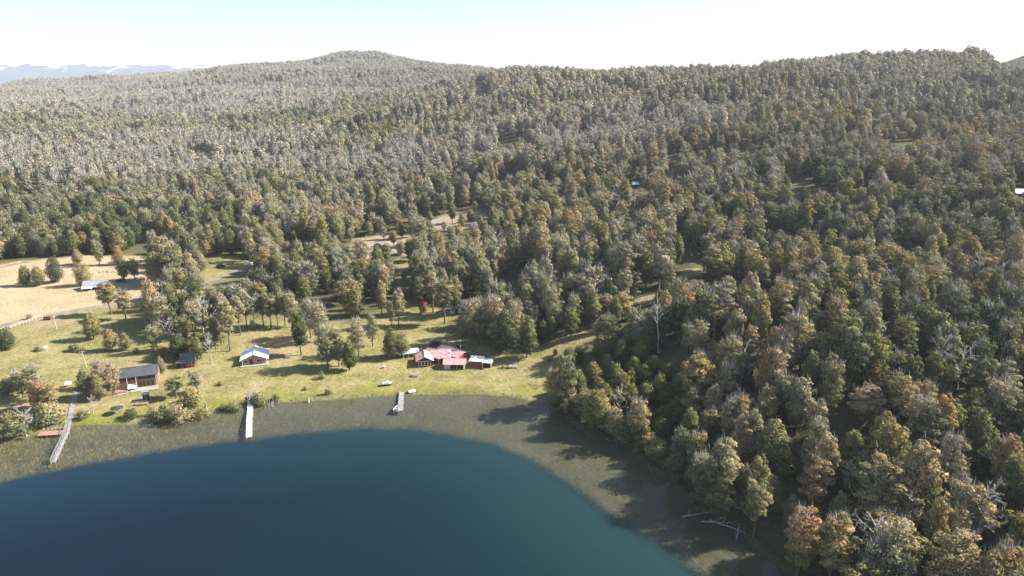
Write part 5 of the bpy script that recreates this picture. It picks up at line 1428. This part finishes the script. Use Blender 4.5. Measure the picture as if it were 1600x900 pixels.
# ------------------------------------------------------------------ field fence
fp = [(0, 519), (12, 515), (24, 511), (36, 507), (46, 504), (56, 500), (66, 496)]
w0 = [at(*q) for q in fp]
t = thing('field_fence', w0[0], 0, 'pale post and rail fence below the straw field track', 'fence')
run = []
for a, b in zip(w0[:-1], w0[1:]):
    for k_ in range(2): run.append(a.lerp(b, k_ / 2))
run.append(w0[-1])
for q in run:
    q.z = gz(q.x, q.y); r = q - w0[0]
    MB().box((r.x, r.y, r.z + .6), (.16, .16, 1.5)).build('post', M['frame'], t)
for a, b in zip(run[:-1], run[1:]):
    for zh in (.55, 1.1):
        m_ = (a + b) / 2 - w0[0]; d = b - a
        MB().box((m_.x, m_.y, m_.z + zh), (d.length - .17, .06, .12), rz=math.atan2(d.y, d.x)).build('rail', M['frame'], t)
p = at(75, 500)
t = thing('hay_feeder', p, rad(10), 'rusty brown feeder box beside the field track', 'feeder')
MB().box((0, 0, .75), (2.6, 1.3, .9)).build('bin', M['rust'], t); MB().box((0, 0, 1.2), (2.2, .9, .25)).build('hay', M['hay'], t)
for x in (-1.1, 1.1):
    for y in (-.5, .5): MB().box((x, y, .1), (.12, .12, .5)).build('leg', M['rust'], t)
p = at(171, 425)
t = thing('white_rubble_pile', p, 0, 'low pile of white rubble at the top of the straw field', 'rubble')
for k_ in range(7):
    b = MB(); bmesh.ops.create_icosphere(b.bm, subdivisions=1, radius=.6 + .3 * rg.random(), matrix=Matrix.Translation((k_ * 1.3 - 4, rg.uniform(-.5, .5), .15)) @ Matrix.Diagonal((1.2, 1, .6, 1)))
    b.build('rock', M['concrete'], t)
p = at(107, 604)
t = thing('sign_board', p, rad(25), 'white slanted board with a yellow edge at the boardwalk start', 'board')
MB().box((0, 0, 1.1), (1.9, .1, 1.1), rx=rad(-35)).build('panel', M['white_wall'], t); MB().box((0, -.32, .62), (1.9, .08, .18)).build('edge', M['yellow'], t)
for x in (-.8, .8): MB().box((x, .1, .45), (.1, .1, 1.1)).build('leg', M['post'], t)
p = at(133, 648)
boat('shore_dinghy', p + Vector((0, 0, .02)), rad(30), 2.6, 1.3, .5, 'little white dinghy on the grass right of the boardwalk', 'white_paint', 'plank', mot=False)
p = at(67, 545)
t = thing('wood_pile', p, rad(70), 'pale weathered plank pile in the left meadow', 'plank pile')
for k_ in range(7): MB().box((rg.uniform(-.3, .3), (k_ % 3 - 1) * .5, .15 + .18 * (k_ // 3)), (3.0, .42, .12), rz=rg.uniform(-.12, .12)).build('plank', M['pale_plank'], t)
p = at(801, 574)
t = thing('log_pile', p, rad(6), 'grey heap of cut logs right of the red walled shed', 'log pile')
for k_ in range(9):
    y = (k_ % 5 - 2) * .42; z = .2 + .36 * (k_ // 5)
    MB().cyl((-1.4 + rg.uniform(-.4, .4), y, z), (1.5 + rg.uniform(-.4, .4), y + rg.uniform(-.2, .2), z), .2, .17, 8).build('log', M['snag' if k_ % 2 else 'post'], t)
p = at(650, 588)
t = thing('picnic_table', p, rad(8), 'grey picnic table on the lawn below the red house', 'table')
MB().box((0, 0, .75), (2.4, .9, .07)).build('table_top', M['plank'], t)
for y in (-.75, .75): MB().box((0, y, .45), (2.4, .3, .06)).build('bench', M['plank'], t)
for x in (-.8, .8):
    for s in (-1, 1): MB().box((x, s * .4, .36), (.1, .1, .76), rx=s * rad(24)).build('leg', M['post'], t)
p = at(600, 575)
t = thing('garden_stool', p, 0, 'small brown stump seat on the lawn left of the red house', 'stump')
MB().cyl((0, 0, -.1), (0, 0, .6), .42, .36, 10).build('trunk', M['post'], t); MB().cyl((0, 0, .6), (0, 0, .66), .48, .46, 10).build('seat', M['frame'], t)
p = at(452, 559)
t = thing('camp_table', p, rad(12), 'grey picnic table in the shade right of the white cabin', 'table')
MB().box((0, 0, .78), (2.2, .9, .08)).build('table_top', M['plank'], t); MB().box((0, .8, .45), (2.2, .3, .06)).build('bench', M['plank'], t); MB().box((0, -.8, .45), (2.2, .3, .06)).build('bench', M['plank'], t)
for x in (-.8, .8):
    for s in (-1, 1): MB().box((x, s * .4, .37), (.1, .1, .78), rx=s * rad(24)).build('leg', M['post'], t)

# ------------------------------------------------------------------ driftwood, stumps and stones along the shore
def snag_log(px, py, L_, an, label, r=.17, name='fallen_log'):
    p = at(px, py); p.z = max(p.z, -.05)
    t = thing(name, p, an, label, 'log', 'fallen logs of the right shore')
    g = Geo(); k_ = 5
    ptsv = [(-L_ / 2 + L_ * i / 4, rg.uniform(-.15, .15), r * .7 + rg.uniform(-.03, .06)) for i in range(k_)]
    g.limb(ptsv, np.linspace(r, r * .45, k_), 0, 7)
    link('trunk', g.mesh('trunk', [M['twig']]), t)
    for i in range(4):
        b = Vector(ptsv[1 + i % 4]); g2 = Geo(); e = b + Vector((rg.uniform(.2, .8), rg.choice([-1, 1]) * rg.uniform(.4, 1.1), rg.uniform(.3, 1.1)))
        g2.limb([b, (b + e) / 2 + Vector((0, 0, .08)), e], [.07, .05, .02], 0, 4); link('branch', g2.mesh('branch', [M['twig']]), t)
for a in ((1088, 805, 7.0, .25, 'pale fallen log lying in the water off the right bank'), (1118, 817, 6.0, -.1, 'forked bleached log half in the water at the right bank'), (1135, 824, 7.5, -.6, 'thick grey log on the dark right shore'),
          (1152, 834, 5.0, 1.2, 'upright leaning pale log on the right shore'), (930, 659, 4.5, .1, 'thin log at the waterline below the thicket'), (1245, 668, 5.5, .05, 'pale log lying in the dark gap of the woods'), (1228, 716, 5.0, .4, 'grey log on the bare patch of the dark gap')):
    snag_log(*a)
p = at(323, 646)
t = thing('bleached_stump', p, .4, 'bleached white stump with stub arms at the waterline', 'stump')
g = Geo(); g.limb([(0, 0, -.3), (.05, 0, 1.2), (-.05, .05, 2.6), (.1, 0, 3.4)], [.42, .32, .24, .1], 0, 8); link('trunk', g.mesh('trunk', [M['snag']]), t)
for e in ((1.3, .2, 1.9), (-1.1, .1, 2.6), (.5, -.5, 3.9), (-.9, -.3, .9)):
    g = Geo(); g.limb([(0, 0, 1.2), (e[0] * .5, e[1] * .5, e[2] * .75), e], [.16, .12, .04], 0, 5); link('branch', g.mesh('branch', [M['snag']]), t)
p = at(482, 628)
t = thing('shore_stump', p, .4, 'small pale stump at the centre waterline', 'stump')
g = Geo(); g.limb([(0, 0, -.3), (0, 0, .6), (.1, 0, 1.3)], [.35, .28, .18], 0, 8); link('trunk', g.mesh('trunk', [M['snag']]), t)
g = Geo(); g.limb([(0, 0, .4), (.4, .1, .8), (.8, .1, .9)], [.12, .09, .05], 0, 5); link('branch', g.mesh('branch', [M['snag']]), t)
# stones of the bank
b = MB()
for i in range(160):
    a_, c_ = random.Random(i).choice(list(zip(shore_px[3:26], shore_px[4:27]))); f = rg.random()
    q = at_z(a_[0] + (c_[0] - a_[0]) * f, a_[1] + (c_[1] - a_[1]) * f)
    x, y = q[0] + rg.uniform(-1.2, 1.2), q[1] + rg.uniform(-1.2, 1.2); r = rg.uniform(.08, .32)
    bmesh.ops.create_icosphere(b.bm, subdivisions=1, radius=r, matrix=Matrix.Translation((x, y, max(gz(x, y), -.1) + r * .2)) @ Matrix.Rotation(rg.random() * 6, 4, 'Z') @ Matrix.Diagonal((1.3, 1, .6, 1)))
tag(b.build('shore_stones', M['stone']), 'grey stones scattered along the waterline', 'stones', kind='stuff')

# ------------------------------------------------------------------ far mountains and air
def mountain_range(name, y0, y1, x0, x1, fun, mat, label, nx=420, ny=70):
    X, Y = np.meshgrid(np.linspace(x0, x1, nx), np.linspace(y0, y1, ny))
    Z = fun(X, Y); i = np.arange(X.size).reshape(X.shape)
    q = np.stack([i[:-1, :-1], i[:-1, 1:], i[1:, 1:], i[1:, :-1]], -1).reshape(-1, 4)
    o = link(name, mesh_tris(name, np.stack([X.ravel(), Y.ravel(), Z.ravel()], 1), q, [mat], None, None, True))
    tag(o, label, kind='structure'); return o
def mountain_mat():
    m, N, L = new_mat('snowy_rock')
    out = N.new('ShaderNodeOutputMaterial'); df = N.new('ShaderNodeBsdfDiffuse'); tc = N.new('ShaderNodeTexCoord')
    sx = N.new('ShaderNodeSeparateXYZ'); L.new(tc.outputs['Object'], sx.inputs[0])
    no = N.new('ShaderNodeTexNoise'); no.inputs['Scale'].default_value = .004; no.inputs['Detail'].default_value = 8; L.new(tc.outputs['Object'], no.inputs['Vector'])
    a = N.new('ShaderNodeMath'); a.operation = 'MULTIPLY_ADD'; a.inputs[1].default_value = 420; L.new(no.outputs['Fac'], a.inputs[0]); L.new(sx.outputs[2], a.inputs[2])
    r = N.new('ShaderNodeMapRange'); r.inputs[1].default_value = 455; r.inputs[2].default_value = 495; L.new(a.outputs[0], r.inputs[0])
    mx = N.new('ShaderNodeMix'); mx.data_type = 'RGBA'; mx.inputs[6].default_value = (.10, .13, .17, 1); mx.inputs[7].default_value = (.85, .88, .92, 1)
    L.new(r.outputs[0], mx.inputs[0]); L.new(mx.outputs[2], df.inputs[0]); L.new(df.outputs[0], out.inputs[0]); return m
def mt(X, Y):
    env = np.clip(1 - np.abs(Y - 9300) / 1500, 0, 1) ** .8
    rid = 1 - np.abs(2 * fbm(X / 1500, Y / 1500, 201, 5) - 1)
    return -30 + env * (sstep(-2600, -7600, X) * 130 + 110 + rid ** 1.5 * 330)
mountain_range('mountains', 7800, 10800, -9800, -2200, mt, mountain_mat(), 'pale snow streaked mountains beyond the left ridge')

hz = MB(); hz.box((0, 4800, 222), (24000, 13200, 476))
m, N, L = new_mat('thin_haze')
out = N.new('ShaderNodeOutputMaterial'); pv = N.new('ShaderNodeVolumePrincipled')
pv.inputs['Color'].default_value = (0.86, 0.92, 1.0, 1); pv.inputs['Density'].default_value = 8.5e-5; pv.inputs['Anisotropy'].default_value = 0.1
L.new(pv.outputs[0], out.inputs['Volume'])
hz = hz.build('haze', m); tag(hz, 'thin pale air between here and the hills', kind='stuff')
